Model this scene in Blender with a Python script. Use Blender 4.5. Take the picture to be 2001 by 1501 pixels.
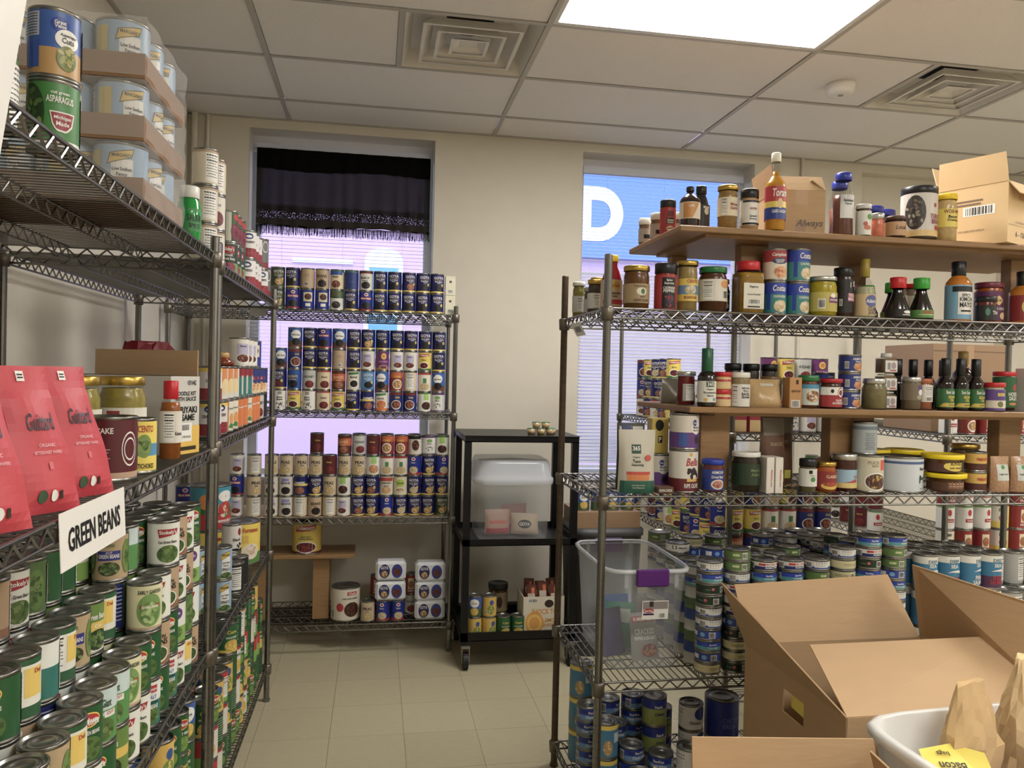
import bpy, math, random
from mathutils import Vector, Matrix
random.seed(7)
scene = bpy.context.scene
for o in list(bpy.data.objects):
    bpy.data.objects.remove(o)
COL = scene.collection

# ---------------------------------------------------------------- camera
cd = bpy.data.cameras.new('camera'); cam = bpy.data.objects.new('camera', cd); COL.objects.link(cam)
cd.sensor_fit = 'HORIZONTAL'; cd.sensor_width = 36.0; cd.lens = 1541.6/2001*36; cd.clip_start = .02
yaw, pitch, roll = .17162, -.01123, .02296
fw = Vector((math.sin(yaw)*math.cos(pitch), math.cos(yaw)*math.cos(pitch), math.sin(pitch)))
r0 = Vector((math.cos(yaw), -math.sin(yaw), 0)); u0 = r0.cross(fw)
rt = math.cos(roll)*r0 + math.sin(roll)*u0; up = -math.sin(roll)*r0 + math.cos(roll)*u0
cam.matrix_world = Matrix(((rt.x, up.x, -fw.x, .531), (rt.y, up.y, -fw.y, -4.836), (rt.z, up.z, -fw.z, 1.513), (0, 0, 0, 1)))
scene.camera = cam
# ---------------------------------------------------------------- sky, exposure
w = bpy.data.worlds.new('world'); scene.world = w; w.use_nodes = True
bg = w.node_tree.nodes['Background']; bg.inputs[0].default_value = (.74, .82, 1.0, 1); bg.inputs[1].default_value = 3.0
vs = scene.view_settings; vs.view_transform = 'Standard'; vs.look = 'None'; vs.gamma = 1; vs.use_curve_mapping = False
vs.exposure = 0.0
LAMP = 30.0     # strength of the fluorescent diffusers
CEIL = 2.985

# ---------------------------------------------------------------- helpers
def lin(c):
    return tuple(((v/255)/12.92 if v/255 <= .04045 else ((v/255+.055)/1.055)**2.4) for v in c[:3])
def ink(c):      # printed inks are a little muted
    r, g, b = lin(c); y = .3*r+.55*g+.15*b; return tuple((v*.8+y*.2)*.9 for v in (r, g, b))
_m = {}
def mat(name, c=(200, 200, 200), rough=.5, metal=0., noise=0., scale=30., bump=0., coat=0., stretch=None, emit=None, spec=None):
    if name in _m: return _m[name]
    m = bpy.data.materials.new(name); m.use_nodes = True; nt = m.node_tree; b = nt.nodes['Principled BSDF']
    b.inputs['Roughness'].default_value = rough; b.inputs['Metallic'].default_value = metal
    if coat: b.inputs['Coat Weight'].default_value = coat
    if spec is not None: b.inputs['Specular IOR Level'].default_value = spec
    l = lin(c); b.inputs['Base Color'].default_value = (*l, 1)
    if noise or bump:
        tc = nt.nodes.new('ShaderNodeTexCoord'); mp = nt.nodes.new('ShaderNodeMapping'); n = nt.nodes.new('ShaderNodeTexNoise')
        n.inputs['Scale'].default_value = scale; n.inputs['Detail'].default_value = 5
        if stretch: mp.inputs['Scale'].default_value = stretch
        nt.links.new(tc.outputs['Object'], mp.inputs[0]); nt.links.new(mp.outputs[0], n.inputs['Vector'])
        if noise:
            mx = nt.nodes.new('ShaderNodeMix'); mx.data_type = 'RGBA'
            mx.inputs[6].default_value = (*[v*(1-noise) for v in l], 1); mx.inputs[7].default_value = (*[min(1, v*(1+noise)) for v in l], 1)
            nt.links.new(n.outputs['Fac'], mx.inputs[0]); nt.links.new(mx.outputs[2], b.inputs['Base Color'])
        if bump:
            bp = nt.nodes.new('ShaderNodeBump'); bp.inputs['Strength'].default_value = bump; bp.inputs['Distance'].default_value = .004
            nt.links.new(n.outputs['Fac'], bp.inputs['Height']); nt.links.new(bp.outputs[0], b.inputs['Normal'])
    if emit:
        b.inputs['Emission Color'].default_value = (*lin(emit[0]), 1); b.inputs['Emission Strength'].default_value = emit[1]
    _m[name] = m; return m
def clear_mat(name, c, amount=.25, rough=.1, tint=(1, 1, 1)):
    """thin clear plastic or glass: mostly see-through with a glossy, slightly milky skin"""
    if name in _m: return _m[name]
    m = bpy.data.materials.new(name); m.use_nodes = True; nt = m.node_tree; b = nt.nodes['Principled BSDF']
    b.inputs['Base Color'].default_value = (*lin(c), 1); b.inputs['Roughness'].default_value = rough
    t = nt.nodes.new('ShaderNodeBsdfTransparent'); t.inputs[0].default_value = (*tint, 1)
    mx = nt.nodes.new('ShaderNodeMixShader'); mx.inputs[0].default_value = amount
    nt.links.new(t.outputs[0], mx.inputs[1]); nt.links.new(b.outputs[0], mx.inputs[2])
    nt.links.new(mx.outputs[0], nt.nodes['Material Output'].inputs[0]); _m[name] = m; return m
def print_mat(name='printed_paper', rough=.42):
    if name in _m: return _m[name]
    m = bpy.data.materials.new(name); m.use_nodes = True; nt = m.node_tree; b = nt.nodes['Principled BSDF']
    a = nt.nodes.new('ShaderNodeAttribute'); a.attribute_name = 'Col'
    nt.links.new(a.outputs['Color'], b.inputs['Base Color']); b.inputs['Roughness'].default_value = rough
    _m[name] = m; return m
PRINT = print_mat(); GLOSSY = print_mat('glossy_print', .22)
TIN = mat('tin', (138, 137, 132), .32, .95, .1, 60); LID = mat('dull_lid_tin', (120, 118, 112), .4, .9, .15, 40)
CHROME = mat('chrome_wire', (128, 127, 124), .26, .95, .12, 25)
GLASS = clear_mat('jar_glass', (60, 64, 60), .12, .04)
CLEAR = clear_mat('clear_film', (235, 235, 235), .22, .12)
BLACK = mat('black_plastic', (14, 14, 15), .35)
WHITEP = mat('white_plastic', (222, 220, 214), .4)
KRAFT = mat('kraft_cardboard', (176, 148, 114), .8, 0, .07, 14, .15, stretch=(1, 1, 6))
WOOD = mat('varnished_wood', (140, 108, 72), .5, 0, .28, 6, .1, stretch=(2, 18, 18))

class MB:
    def __init__(s): s.v = []; s.f = []; s.c = []; s.s = []
    def add(s, vs_, fs, col=(255, 255, 255), smooth=False):
        k = len(s.v); s.v += [tuple(v) for v in vs_]; l = ink(col)
        for f in fs: s.f.append(tuple(i+k for i in f)); s.c.append(l); s.s.append(smooth)
        return s
    def box(s, x0, x1, y0, y1, z0, z1, col=(255, 255, 255), bev=0):
        if bev:
            b = min(bev, (x1-x0)*.45, (y1-y0)*.45, (z1-z0)*.45); P = []
            for z, i in ((z0, b), (z0+b, 0), (z1-b, 0), (z1, b)):
                P.append([(x0+i+b*(i == 0), y0+i), (x1-i-b*(i == 0), y0+i), (x1-i, y0+i+b*(i == 0)), (x1-i, y1-i-b*(i == 0)),
                          (x1-i-b*(i == 0), y1-i), (x0+i+b*(i == 0), y1-i), (x0+i, y1-i-b*(i == 0)), (x0+i, y0+i+b*(i == 0))])
            V = [(x, y, z) for (z, i), r in zip(((z0, b), (z0+b, 0), (z1-b, 0), (z1, b)), P) for x, y in r]; F = []
            for k in range(3):
                for j in range(8): F.append((k*8+j, k*8+(j+1) % 8, k*8+8+(j+1) % 8, k*8+8+j))
            F += [tuple(range(7, -1, -1)), tuple(range(24, 32))]
            return s.add(V, F, col)
        V = [(x, y, z) for z in (z0, z1) for x, y in ((x0, y0), (x1, y0), (x1, y1), (x0, y1))]
        return s.add(V, [(3, 2, 1, 0), (4, 5, 6, 7), (0, 1, 5, 4), (1, 2, 6, 5), (2, 3, 7, 6), (3, 0, 4, 7)], col)
    def tube(s, p, q, r, n=6, col=(255, 255, 255), caps=True, r2=None):
        p = Vector(p); q = Vector(q); d = (q-p).normalized(); a = d.orthogonal().normalized(); b = d.cross(a); r2 = r if r2 is None else r2
        V = [p+r*(math.cos(t)*a+math.sin(t)*b) for t in [2*math.pi*i/n for i in range(n)]] + [q+r2*(math.cos(t)*a+math.sin(t)*b) for t in [2*math.pi*i/n for i in range(n)]]
        F = [(i, (i+1) % n, n+(i+1) % n, n+i) for i in range(n)]
        s.add(V, F, col, n > 5)
        if caps: s.add(V, [tuple(range(n-1, -1, -1)), tuple(range(n, 2*n))], col)
        return s
    def path(s, pts, r, n=5, col=(255, 255, 255)):
        for a, b in zip(pts, pts[1:]): s.tube(a, b, r, n, col, False)
        return s
    def build(s, name, m, parent=None, loc=None, rotz=0, label=None, cat=None, group=None, kind=None, link=True):
        me = s.mesh(name, m)
        return obj(name, me, parent, loc, rotz, label, cat, group, kind)
    def mesh(s, name, m):
        me = bpy.data.meshes.new(name); me.from_pydata(s.v, [], s.f)
        a = me.attributes.new('Col', 'FLOAT_COLOR', 'FACE'); a.data.foreach_set('color', [x for c_ in s.c for x in (*c_, 1)])
        me.polygons.foreach_set('use_smooth', s.s); me.materials.append(m); me.update(); return me
def _lathe(s, prof, n=24, col=(255, 255, 255), cx=0, cy=0, smooth=True, cols=None, sx=1., sy=1., power=None):
    base = len(s.v)
    for r, z in prof:
        for i in range(n):
            t = 2*math.pi*(i+.5)/n; c_, s_ = math.cos(t), math.sin(t)
            if power:
                k = (abs(c_)**power+abs(s_)**power)**(-1/power); c_ *= k; s_ *= k
            s.v.append((cx+r*c_*sx, cy+r*s_*sy, z))
    for k in range(len(prof)-1):
        c_ = ink(cols[k] if cols else col)
        for i in range(n):
            s.f.append((base+k*n+i, base+k*n+(i+1) % n, base+(k+1)*n+(i+1) % n, base+(k+1)*n+i)); s.c.append(c_); s.s.append(smooth)
    return s
MB.lathe = _lathe

def obj(name, me, parent=None, loc=None, rotz=0, label=None, cat=None, group=None, kind=None):
    o = bpy.data.objects.new(name, me); COL.objects.link(o)
    if parent: o.parent = parent
    if loc is not None: o.location = loc
    if rotz: o.rotation_euler = (0, 0, rotz)
    if label: o['label'] = label
    if cat: o['category'] = cat
    if group: o['group'] = group
    if kind: o['kind'] = kind
    return o
def empty(name, loc, rotz=0, label=None, cat=None, group=None):
    return obj(name, None, None, loc, rotz, label, cat, group)

# ---------------------------------------------------------------- printed graphics laid on real surfaces
_txt = {}
def text2d(s, bold=.02, res=2):
    if s in _txt: return _txt[s]
    cu = bpy.data.curves.new('t', 'FONT'); cu.body = s; cu.resolution_u = res; cu.offset = bold
    ob = bpy.data.objects.new('t', cu); me = ob.to_mesh()
    V = [(v.co.x, v.co.y) for v in me.vertices]; F = [tuple(p.vertices) for p in me.polygons]
    ob.to_mesh_clear(); bpy.data.objects.remove(ob); bpy.data.curves.remove(cu)
    x0 = min(v[0] for v in V); x1 = max(v[0] for v in V); y0 = min(v[1] for v in V); y1 = max(v[1] for v in V)
    V = [((x-(x0+x1)/2), (y-(y0+y1)/2)) for x, y in V]
    _txt[s] = (V, F, x1-x0, y1-y0); return _txt[s]
class Cyl:
    """u in radians round a cylinder (0 faces -Y), z as fraction of the label height"""
    def __init__(s, r, z0, z1, cx=0, cy=0): s.r = r; s.z0 = z0; s.H = z1-z0; s.cx = cx; s.cy = cy; s.W = r
    def __call__(s, u, z, off): return (s.cx+(s.r+off)*math.sin(u), s.cy-(s.r+off)*math.cos(u), s.z0+z*s.H)
class Plane:
    """u -1..1 across the face, z 0..1 up it"""
    def __init__(s, o, ux, uz, n): s.o = Vector(o); s.ux = Vector(ux); s.uz = Vector(uz); s.n = Vector(n); s.W = s.ux.length; s.H = s.uz.length
    def __call__(s, u, z, off): return tuple(s.o+s.ux*u+s.uz*z+s.n*off)
W_ = (238, 236, 228); K_ = (18, 18, 20)
def decal(mb, mp, items, base_off=.0005):
    rnd = random.Random(len(items)*7+3)
    for k, it in enumerate(items):
        t = it[0]; off = base_off+.00012*k
        if t == 'rect':
            _, u, z, w_, h, col = it; n = 1 if isinstance(mp, Plane) else max(1, int(w_/.2)); nz = 1 if isinstance(mp, (Cyl, Plane)) else max(1, int(h/.05))
            V = [mp(u-w_/2+w_*i/n, z-h/2+h*j/nz, off) for i in range(n+1) for j in range(nz+1)]
            mb.add(V, [(i*(nz+1)+j, (i+1)*(nz+1)+j, (i+1)*(nz+1)+j+1, i*(nz+1)+j+1) for i in range(n) for j in range(nz)], col)
        elif t in ('ell', 'food'):
            u, z, rx, rz, col = it[1:6]; n = 10; V = []; F = []
            for i in range(n+1):
                a = math.pi*i/n; uu = u-rx*math.cos(a); dz = rz*math.sin(a); V += [mp(uu, z-dz, off), mp(uu, z+dz, off)]
                if i: F.append((2*i-2, 2*i, 2*i+1, 2*i-1))
            mb.add(V, F, col)
            if t == 'food':
                cols = it[6]; m_ = it[7] if len(it) > 7 else 16; sz = it[8] if len(it) > 8 else .22
                for q in range(m_):
                    a = rnd.random()*6.28; d = math.sqrt(rnd.random())*.82; cu_ = u+rx*d*math.cos(a); cz = z+rz*d*math.sin(a); ang = rnd.random()*3.14
                    P = []
                    for j in range(7):
                        b = 6.283*j/7; ex = sz*rx*math.cos(b); ez = sz*.62*rx*math.sin(b)
                        P.append(mp(cu_+ex*math.cos(ang)-ez*math.sin(ang), cz+(ex*math.sin(ang)+ez*math.cos(ang))*mp.W/mp.H, off+.0003+.00002*q))
                    mb.add(P, [tuple(range(7))], cols[q % len(cols)])
        elif t == 'text':
            s_, u, z, w_, h, col = it[1:7]; sh = it[7] if len(it) > 7 else 0
            V, F, tw, th = text2d(s_); sz = h*mp.H/th; su = sz/mp.W
            if tw*su > w_: su = w_/tw
            mb.add([mp(u+(x+sh*y)*su, z+y*sz/mp.H, off+.0006) for x, y in V], F, col)
        elif t == 'vtext':      # reads upwards
            s_, u, z, w_, h, col = it[1:7]; V, F, tw, th = text2d(s_); sz = w_*mp.W/th; sl = min(sz, h*mp.H/tw)
            mb.add([mp(u-y*sz/mp.W, z+x*sl/mp.H, off+.0006) for x, y in V], F, col)
        elif t == 'facts':
            _, u, z, w_, h = it[:5]
            decal(mb, mp, [('rect', u, z, w_, h, W_)], off)
            for j in range(9):
                zz = z+h*(.42-.095*j); lw = w_*(.86 if j % 3 else .9)
                decal(mb, mp, [('rect', u-w_*.02*(j % 2), zz, lw*(1-.25*(j % 4 == 3)), h*(.05 if j in (0, 2) else .022), (40, 40, 42))], off+.0002)
        elif t == 'bars':
            _, u, z, w_, h = it[:5]; decal(mb, mp, [('rect', u, z, w_, h, W_)], off); x = u-w_*.42
            while x < u+w_*.40:
                b = w_*rnd.choice((.02, .035, .05)); decal(mb, mp, [('rect', x+b/2, z, b, h*.8, K_)], off+.0002); x += b+w_*rnd.choice((.025, .04))
        elif t == 'poly':
            pg = it[1]; ua, ub = min(p[0] for p in pg), max(p[0] for p in pg)
            if isinstance(mp, Plane) or ub-ua < .62: mb.add([mp(u, z, off+.0004) for u, z in pg], [tuple(range(len(pg)))], it[2])
            else:            # wrap a wide shape round the surface in upright strips
                n = max(3, int((ub-ua)/.1)); V = []
                for i in range(n+1):
                    u = min(max(ua+(ub-ua)*i/n, ua+1e-4), ub-1e-4); zz = []
                    for (x0, z0), (x1, z1) in zip(pg, pg[1:]+pg[:1]):
                        if (x0 <= u) != (x1 <= u): zz.append(z0+(z1-z0)*(u-x0)/(x1-x0))
                    V += [mp(u, min(zz), off+.0002), mp(u, max(zz), off+.0002)]
                mb.add(V, [(2*i, 2*i+2, 2*i+3, 2*i+1) for i in range(n)], it[2])

# ---------------------------------------------------------------- tins
NAVY = (22, 28, 104); YEL = (236, 206, 52); RED = (188, 34, 40); GRN = (34, 104, 48); TAN = (196, 168, 130); CREAM = (226, 214, 184); PUR = (104, 52, 128)
BLUE = (36, 74, 176); ORG = (226, 124, 40); SKY = (150, 182, 212); LAV = (190, 182, 212); MAR = (110, 24, 34); BEANK = [(24, 20, 22), (44, 38, 40), (14, 12, 14)]
CHICK = [(222, 186, 112), (204, 164, 92), (236, 206, 140)]; KID = [(120, 30, 34), (92, 20, 26), (150, 50, 48)]; PINTO = [(168, 104, 76), (140, 80, 60), (190, 130, 96)]
GB = [(86, 118, 50), (62, 92, 38), (120, 146, 74)]; PEAS = [(214, 196, 150), (190, 168, 120)]
def goya(top, food, cols, strip=YEL, base=NAVY):
    return dict(base=base, bands=[(0, .07, strip)], items=[('text', 'GOYA', 0, .82, 1.5, .15, W_), ('rect', 0, .69, 1.5, .012, YEL), ('text', top, 0, .61, 1.3, .07, W_), ('text', 'Frijoles', 0, .52, 1.0, .06, W_), ('food', .05, .27, .62, .19, food, cols, 26, .17), ('ell', .55, .42, .17, .09, (214, 190, 70))])
def plain(base, title, tcol, food=None, cols=None, sub=None, top=None, th=.15, bands=(), extra=()):
    it = []
    if top: it.append(('rect', 0, .86, 2.2, .2, top))
    it.append(('text', title, 0, .66, 1.5, th, tcol))
    if sub: it.append(('text', sub, 0, .50, 1.4, .07, tcol))
    if food: it.append(('food', .05, .25, .66, .2, food, cols, 24, .18))
    return dict(base=base, bands=list(bands), items=it+list(extra))
K = {}   # kind: (noun, category, description, radius, height, design)
def kind(k, noun, desc, design, r=.0363, h=.110): K[k] = (noun, 'can', desc, r, h, design)
kind('goya_black', 'bean_can', 'navy can of black beans with white lettering', goya('Black Beans', (30, 26, 28), BEANK))
kind('goya_chick', 'bean_can', 'navy can of chick peas with white lettering', goya('Chick Peas', (180, 140, 70), CHICK))
kind('goya_red', 'bean_can', 'navy can of red kidney beans', goya('Kidney Beans', (90, 20, 26), KID))
kind('goya_pinto', 'bean_can', 'navy can of pinto beans', goya('Pinto Beans', (150, 90, 64), PINTO))
kind('goya_white', 'bean_can', 'navy can of white beans', goya('White Beans', (210, 190, 150), PEAS))
kind('goya_green', 'bean_can', 'green and navy can of chick peas', goya('Low Sodium', (180, 140, 70), CHICK, (96, 118, 58), (52, 70, 50)))
kind('goya_blue', 'bean_can', 'light blue can of black beans', goya('Black Beans', (30, 26, 28), BEANK, (60, 120, 190), (70, 150, 206)))
kind('kras', 'bean_can', 'blue and red can of beans', plain((26, 46, 150), 'Black Beans', W_, (30, 24, 26), BEANK, None, None, .09, [(0, .08, RED)], [('rect', 0, .66, 1.7, .14, RED), ('text', 'Black Beans', 0, .66, 1.4, .09, W_), ('ell', 0, .87, .3, .09, W_), ('ell', 0, .87, .2, .05, RED)]))
kind('kraswhite', 'bean_can', 'blue and red can of white beans', plain((26, 46, 150), 'Beans', W_, (214, 196, 150), PEAS, None, None, .07, [(0, .1, RED)], [('ell', 0, .86, .3, .1, W_), ('ell', 0, .86, .2, .06, RED)]))
kind('tanbeans', 'bean_can', 'tan paper-look can of black beans', plain(TAN, 'BEANS', (60, 40, 30), (50, 32, 28), BEANK, 'black', None, .16))
kind('tanback', 'bean_can', 'tan can turned to its barcode side', dict(base=TAN, bands=[], items=[('bars', 0, .2, .6, .2), ('rect', 0, .7, .8, .02, (150, 120, 90)), ('rect', 0, .62, .8, .02, (150, 120, 90))]))
kind('tanpeas', 'bean_can', 'tan paper-look can of chick peas', plain((206, 184, 146), 'PEAS', (44, 34, 30), (200, 170, 110), PEAS+CHICK, 'chick', None, .17))
kind('lilbeans', 'bean_can', 'cream can of black beans with lilac panel', plain((214, 206, 190), 'BEANS', (56, 54, 120), (40, 32, 32), BEANK, None, None, .13, (), [('rect', -.05, .83, 1.1, .16, (140, 140, 200))]))
kind('lavwhite', 'bean_can', 'cream can of beans with lavender panel', dict(base=(228, 222, 208), bands=[], items=[('rect', 0, .62, 1.25, .42, LAV), ('text', 'Beans', 0, .74, .8, .08, (90, 80, 120)), ('ell', 0, .23, .72, .2, W_), ('food', 0, .27, .62, .15, (90, 40, 34), KID+PINTO, 22, .17)]))
kind('gvblack', 'bean_can', 'bright blue can of black beans with white oval', dict(base=(50, 104, 190), bands=[(0, .3, (120, 74, 52))], items=[('ell', .1, .68, .72, .24, W_), ('text', 'Black Beans', .1, .66, 1.1, .08, K_), ('food', .1, .28, .6, .2, (28, 22, 24), BEANK, 20, .18), ('ell', -.6, .86, .2, .08, (20, 50, 140))]))
kind('bush', 'bean_can', 'blue can of black beans with yellow lettering', plain((28, 84, 170), "BUSH'S", YEL, (20, 18, 24), BEANK, 'Black Beans', None, .14))
kind('furm', 'bean_can', 'yellow can of beans with red banner', dict(base=YEL, bands=[(0, .12, (74, 120, 52))], items=[('poly', [(-.85, .74), (.85, .8), (.85, .95), (-.85, .9)], RED), ('text', 'FURMANOS', 0, .845, 1.45, .1, W_), ('text', 'Beans', 0, .6, 1., .08, GRN), ('ell', 0, .28, .7, .2, W_), ('food', 0, .28, .6, .16, (80, 26, 26), KID, 22, .16)]))
kind('s365', 'bean_can', 'white can of black beans with scattered beans', dict(base=W_, bands=[], items=[('rect', 0, .88, .5, .14, K_), ('text', '365', 0, .88, .4, .09, W_), ('text', 'Black', 0, .66, .8, .1, K_), ('text', 'Beans', 0, .54, .8, .1, K_), ('food', .1, .25, .7, .22, W_, BEANK, 16, .15)]))
kind('creamred', 'bean_can', 'cream can of kidney beans', plain((232, 212, 172), 'Beans', (110, 60, 44), (120, 36, 34), KID, None, None, .1, [(.92, 1, (190, 60, 50))]))
kind('creamblack', 'bean_can', 'pale can of black beans with red rim', plain((222, 218, 206), 'BLACK', K_, (30, 26, 28), BEANK, 'BEANS', None, .12, [(.9, 1, MAR)]))
kind('bluepic', 'bean_can', 'blue can with a small bowl picture', dict(base=(28, 52, 148), bands=[], items=[('rect', 0, .63, 1.3, .5, (226, 214, 170)), ('food', 0, .64, .5, .17, (60, 34, 28), KID, 14, .2), ('rect', 0, .2, .7, .16, W_)]))
kind('blueplain', 'bean_can', 'plain dark blue can turned to its blank side', dict(base=(30, 58, 132), bands=[(.92, 1, (60, 120, 110))], items=[('rect', .2, .45, .8, .02, (70, 96, 170)), ('rect', .2, .38, .8, .02, (70, 96, 170))]))
kind('creamblue', 'bean_can', 'cream can of beans with blue top', plain((226, 208, 160), 'Beans', NAVY, (100, 50, 40), KID+PINTO, None, (40, 84, 170), .1, [(.9, 1, (70, 130, 70))]))
kind('greenwhite', 'bean_can', 'green and white can of beans', plain((224, 224, 214), 'Beans', K_, (60, 46, 40), BEANK+[(120, 110, 90)], None, None, .1, [(.62, 1, (78, 108, 62))], [('text', 'Organic', 0, .84, 1.1, .1, RED)]))
kind('grnbean', 'bean_can', 'off-white can of beans with green banner', dict(base=(222, 216, 190), bands=[], items=[('poly', [(-.8, .8), (.8, .86), (.8, .97), (-.8, .92)], (44, 120, 62)), ('text', 'BEANS', 0, .68, 1.1, .1, K_), ('ell', .05, .32, .68, .24, W_), ('food', .05, .32, .56, .19, (40, 30, 28), BEANK, 20, .17)]))
kind('grnorange', 'bean_can', 'white can of orange beans with green banner', dict(base=(226, 222, 206), bands=[(0, .14, ORG)], items=[('poly', [(-.8, .8), (.8, .86), (.8, .97), (-.8, .92)], (44, 130, 72)), ('text', 'BEANS', 0, .66, 1.1, .09, (90, 60, 40)), ('food', .1, .34, .68, .22, (220, 120, 60), [(230, 140, 80), (200, 100, 50)], 24, .17)]))
kind('farmer', 'bean_can', 'navy can of beans with yellow centre band', plain(NAVY, 'FARMERS', W_, (150, 84, 44), PINTO, None, None, .15, [(.5, .62, YEL)]))
kind('pintonavy', 'bean_can', 'dark blue can of chili beans with red top', dict(base=(30, 44, 120), bands=[(.86, 1, (120, 40, 40))], items=[('text', 'Chili', .2, .74, .9, .1, YEL), ('ell', .05, .33, .76, .26, W_), ('food', .05, .34, .66, .22, (130, 70, 50), PINTO+KID, 26, .16)]))
kind('whitegreen', 'bean_can', 'white can of beans with lime green panel', dict(base=(228, 226, 214), bands=[(.95, 1, (90, 150, 60))], items=[('rect', .1, .78, .8, .34, (160, 206, 90)), ('food', .1, .3, .7, .22, (60, 34, 30), KID+BEANK, 22, .16)]))
kind('whitegreenchick', 'bean_can', 'white can of chick peas with lime green panel', dict(base=(228, 226, 214), bands=[(.95, 1, (90, 150, 60))], items=[('rect', .1, .76, .8, .34, (160, 206, 90)), ('food', .1, .3, .74, .24, (210, 140, 90), CHICK+PINTO, 24, .17)]))
kind('whitered', 'bean_can', 'white can of beans with red rim', dict(base=(230, 222, 204), bands=[(.9, 1, (176, 44, 40))], items=[('rect', .1, .55, .5, .3, (60, 130, 70)), ('food', .1, .24, .7, .2, (206, 176, 130), PEAS+CHICK, 22, .17)]))
kind('whitepurple', 'bean_can', 'white can with purple rim and loose beans', dict(base=(226, 224, 216), bands=[(.92, 1, PUR), (0, .05, PUR)], items=[('ell', 0, .76, .4, .1, (120, 170, 80)), ('text', 'Black', 0, .6, .7, .08, (70, 60, 80)), ('food', 0, .3, .6, .2, (226, 224, 216), BEANK, 9, .17)]))
kind('purple', 'bean_can', 'purple patterned can with yellow badge', dict(base=(112, 48, 110), bands=[(0, .1, (170, 120, 60))], items=[('ell', 0, .74, .4, .17, YEL), ('ell', 0, .74, .26, .1, ORG), ('text', 'BLACK BEANS', 0, .45, 1.3, .09, (230, 150, 190)), ('ell', 0, .15, .7, .1, (200, 150, 90)), ('ell', 0, .14, .5, .07, (110, 50, 100))]))
kind('orangered', 'bean_can', 'orange and red can of chili beans', dict(base=(150, 44, 30), bands=[(.7, 1, (206, 92, 36))], items=[('text', 'CHILI', 0, .76, 1.1, .12, YEL), ('ell', 0, .34, .74, .28, W_), ('food', 0, .34, .62, .22, (190, 140, 70), CHICK+PINTO, 24, .17)]))
kind('brownorange', 'bean_can', 'brown can of baked beans with orange band', plain((92, 42, 24), 'BAKED', (240, 200, 150), (150, 84, 40), PINTO, 'BEANS', None, .14, [(.45, .85, (206, 96, 40))]))
kind('greykidney', 'bean_can', 'grey can of kidney beans', plain((196, 198, 190), 'KIDNEY', (70, 76, 70), (130, 40, 40), KID, None, None, .12))
kind('blackwhite', 'bean_can', 'black and white can with bowl picture', dict(base=(216, 208, 190), bands=[(.84, 1, K_)], items=[('food', -.1, .5, .55, .3, (60, 24, 20), KID+PINTO, 22, .17), ('facts', .95, .5, .5, .8)]))
kind('maroon', 'bean_can', 'maroon can of kidney beans', plain((96, 26, 32), 'Kidney', YEL, (120, 36, 34), KID, None, None, .1))
kind('garbred', 'bean_can', 'white and red can of garbanzo beans', plain((226, 218, 200), 'GARBANZO', K_, (214, 160, 100), CHICK, 'BEANS', (190, 60, 50), .1))
kind('tuscan', 'bean_can', 'pale can of tuscan beans with lime oval', dict(base=(226, 216, 176), bands=[], items=[('ell', 0, .66, .66, .2, (176, 200, 60)), ('text', 'Tuscan', 0, .66, .9, .1, (60, 80, 30)), ('food', 0, .25, .6, .15, (226, 216, 176), PINTO, 14, .18)]))
kind('factswhite', 'bean_can', 'cream can turned to its nutrition panel', dict(base=(216, 200, 166), bands=[], items=[('facts', 0, .52, 1.05, .86)]))
# vegetables
def veg(base, title, tcol, banner=None, bcol=RED, sub='GREEN BEANS', food=GB[0], cols=GB, bands=(), th=.13, extra=()):
    it = [('food', .05, .24, .74, .22, food, cols, 26, .2)]
    if banner: it += [('poly', [(-.62, .64), (.6, .72), (.72, .86), (-.66, .86)], bcol)]
    it += [('text', title, 0, .77 if banner else .74, 1.1, th, tcol), ('text', sub, 0, .54, 1.2, .075, K_ if sum(base) > 420 else W_)]
    return dict(base=base, bands=list(bands), items=it+list(extra)+[('facts', 2.2, .5, .8, .85), ('bars', -2.0, .3, .6, .3)])
kind('stokely', 'green_bean_can', 'white can of cut green beans with red banner', veg((228, 230, 218), "Stokely's", W_, True, (170, 28, 40), 'Cut Green Beans'))
kind('delmonte', 'green_bean_can', 'dark green can of green beans with red shield', veg((30, 92, 44), 'Del Monte', W_, None, RED, 'CUT GREEN BEANS', extra=[('ell', 0, .77, .62, .14, YEL), ('ell', 0, .77, .57, .115, RED), ('text', 'Del Monte', 0, .77, .95, .1, W_)]))
kind('tangreen', 'green_bean_can', 'tan can of green beans with bold lettering', dict(base=(190, 158, 120), bands=[(0, .16, (150, 104, 72))], items=[('ell', -.35, .9, .12, .06, W_), ('text', 'GREEN', 0, .68, 1.0, .09, K_), ('text', 'BEANS', 0, .55, 1.3, .15, K_), ('ell', 0, .25, .72, .2, W_), ('food', 0, .26, .64, .17, GB[1], GB, 26, .2), ('facts', 2.2, .5, .8, .85)]))
kind('greengiant', 'green_bean_can', 'pale blue and green can of cut green beans', veg((84, 150, 72), 'Green Giant', (20, 70, 40), None, RED, 'GREEN BEANS', bands=[(.6, 1, (196, 216, 214))], th=.16, extra=[('rect', .5, .52, .6, .12, W_), ('text', 'CUT', .5, .54, .4, .06, RED)]))
kind('wellsley', 'green_bean_can', 'teal and white no-salt can of green beans', veg((228, 230, 222), "Wegmans", W_, None, RED, 'FRENCH STYLE', bands=[(0, .56, (36, 122, 110))], extra=[('rect', .1, .84, .9, .18, RED), ('text', "Wegmans", .1, .84, .8, .1, W_), ('text', 'NO SALT', 0, .66, 1., .08, (40, 110, 170)), ('text', 'GREEN BEANS', 0, .44, 1.2, .1, W_)]))
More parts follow.
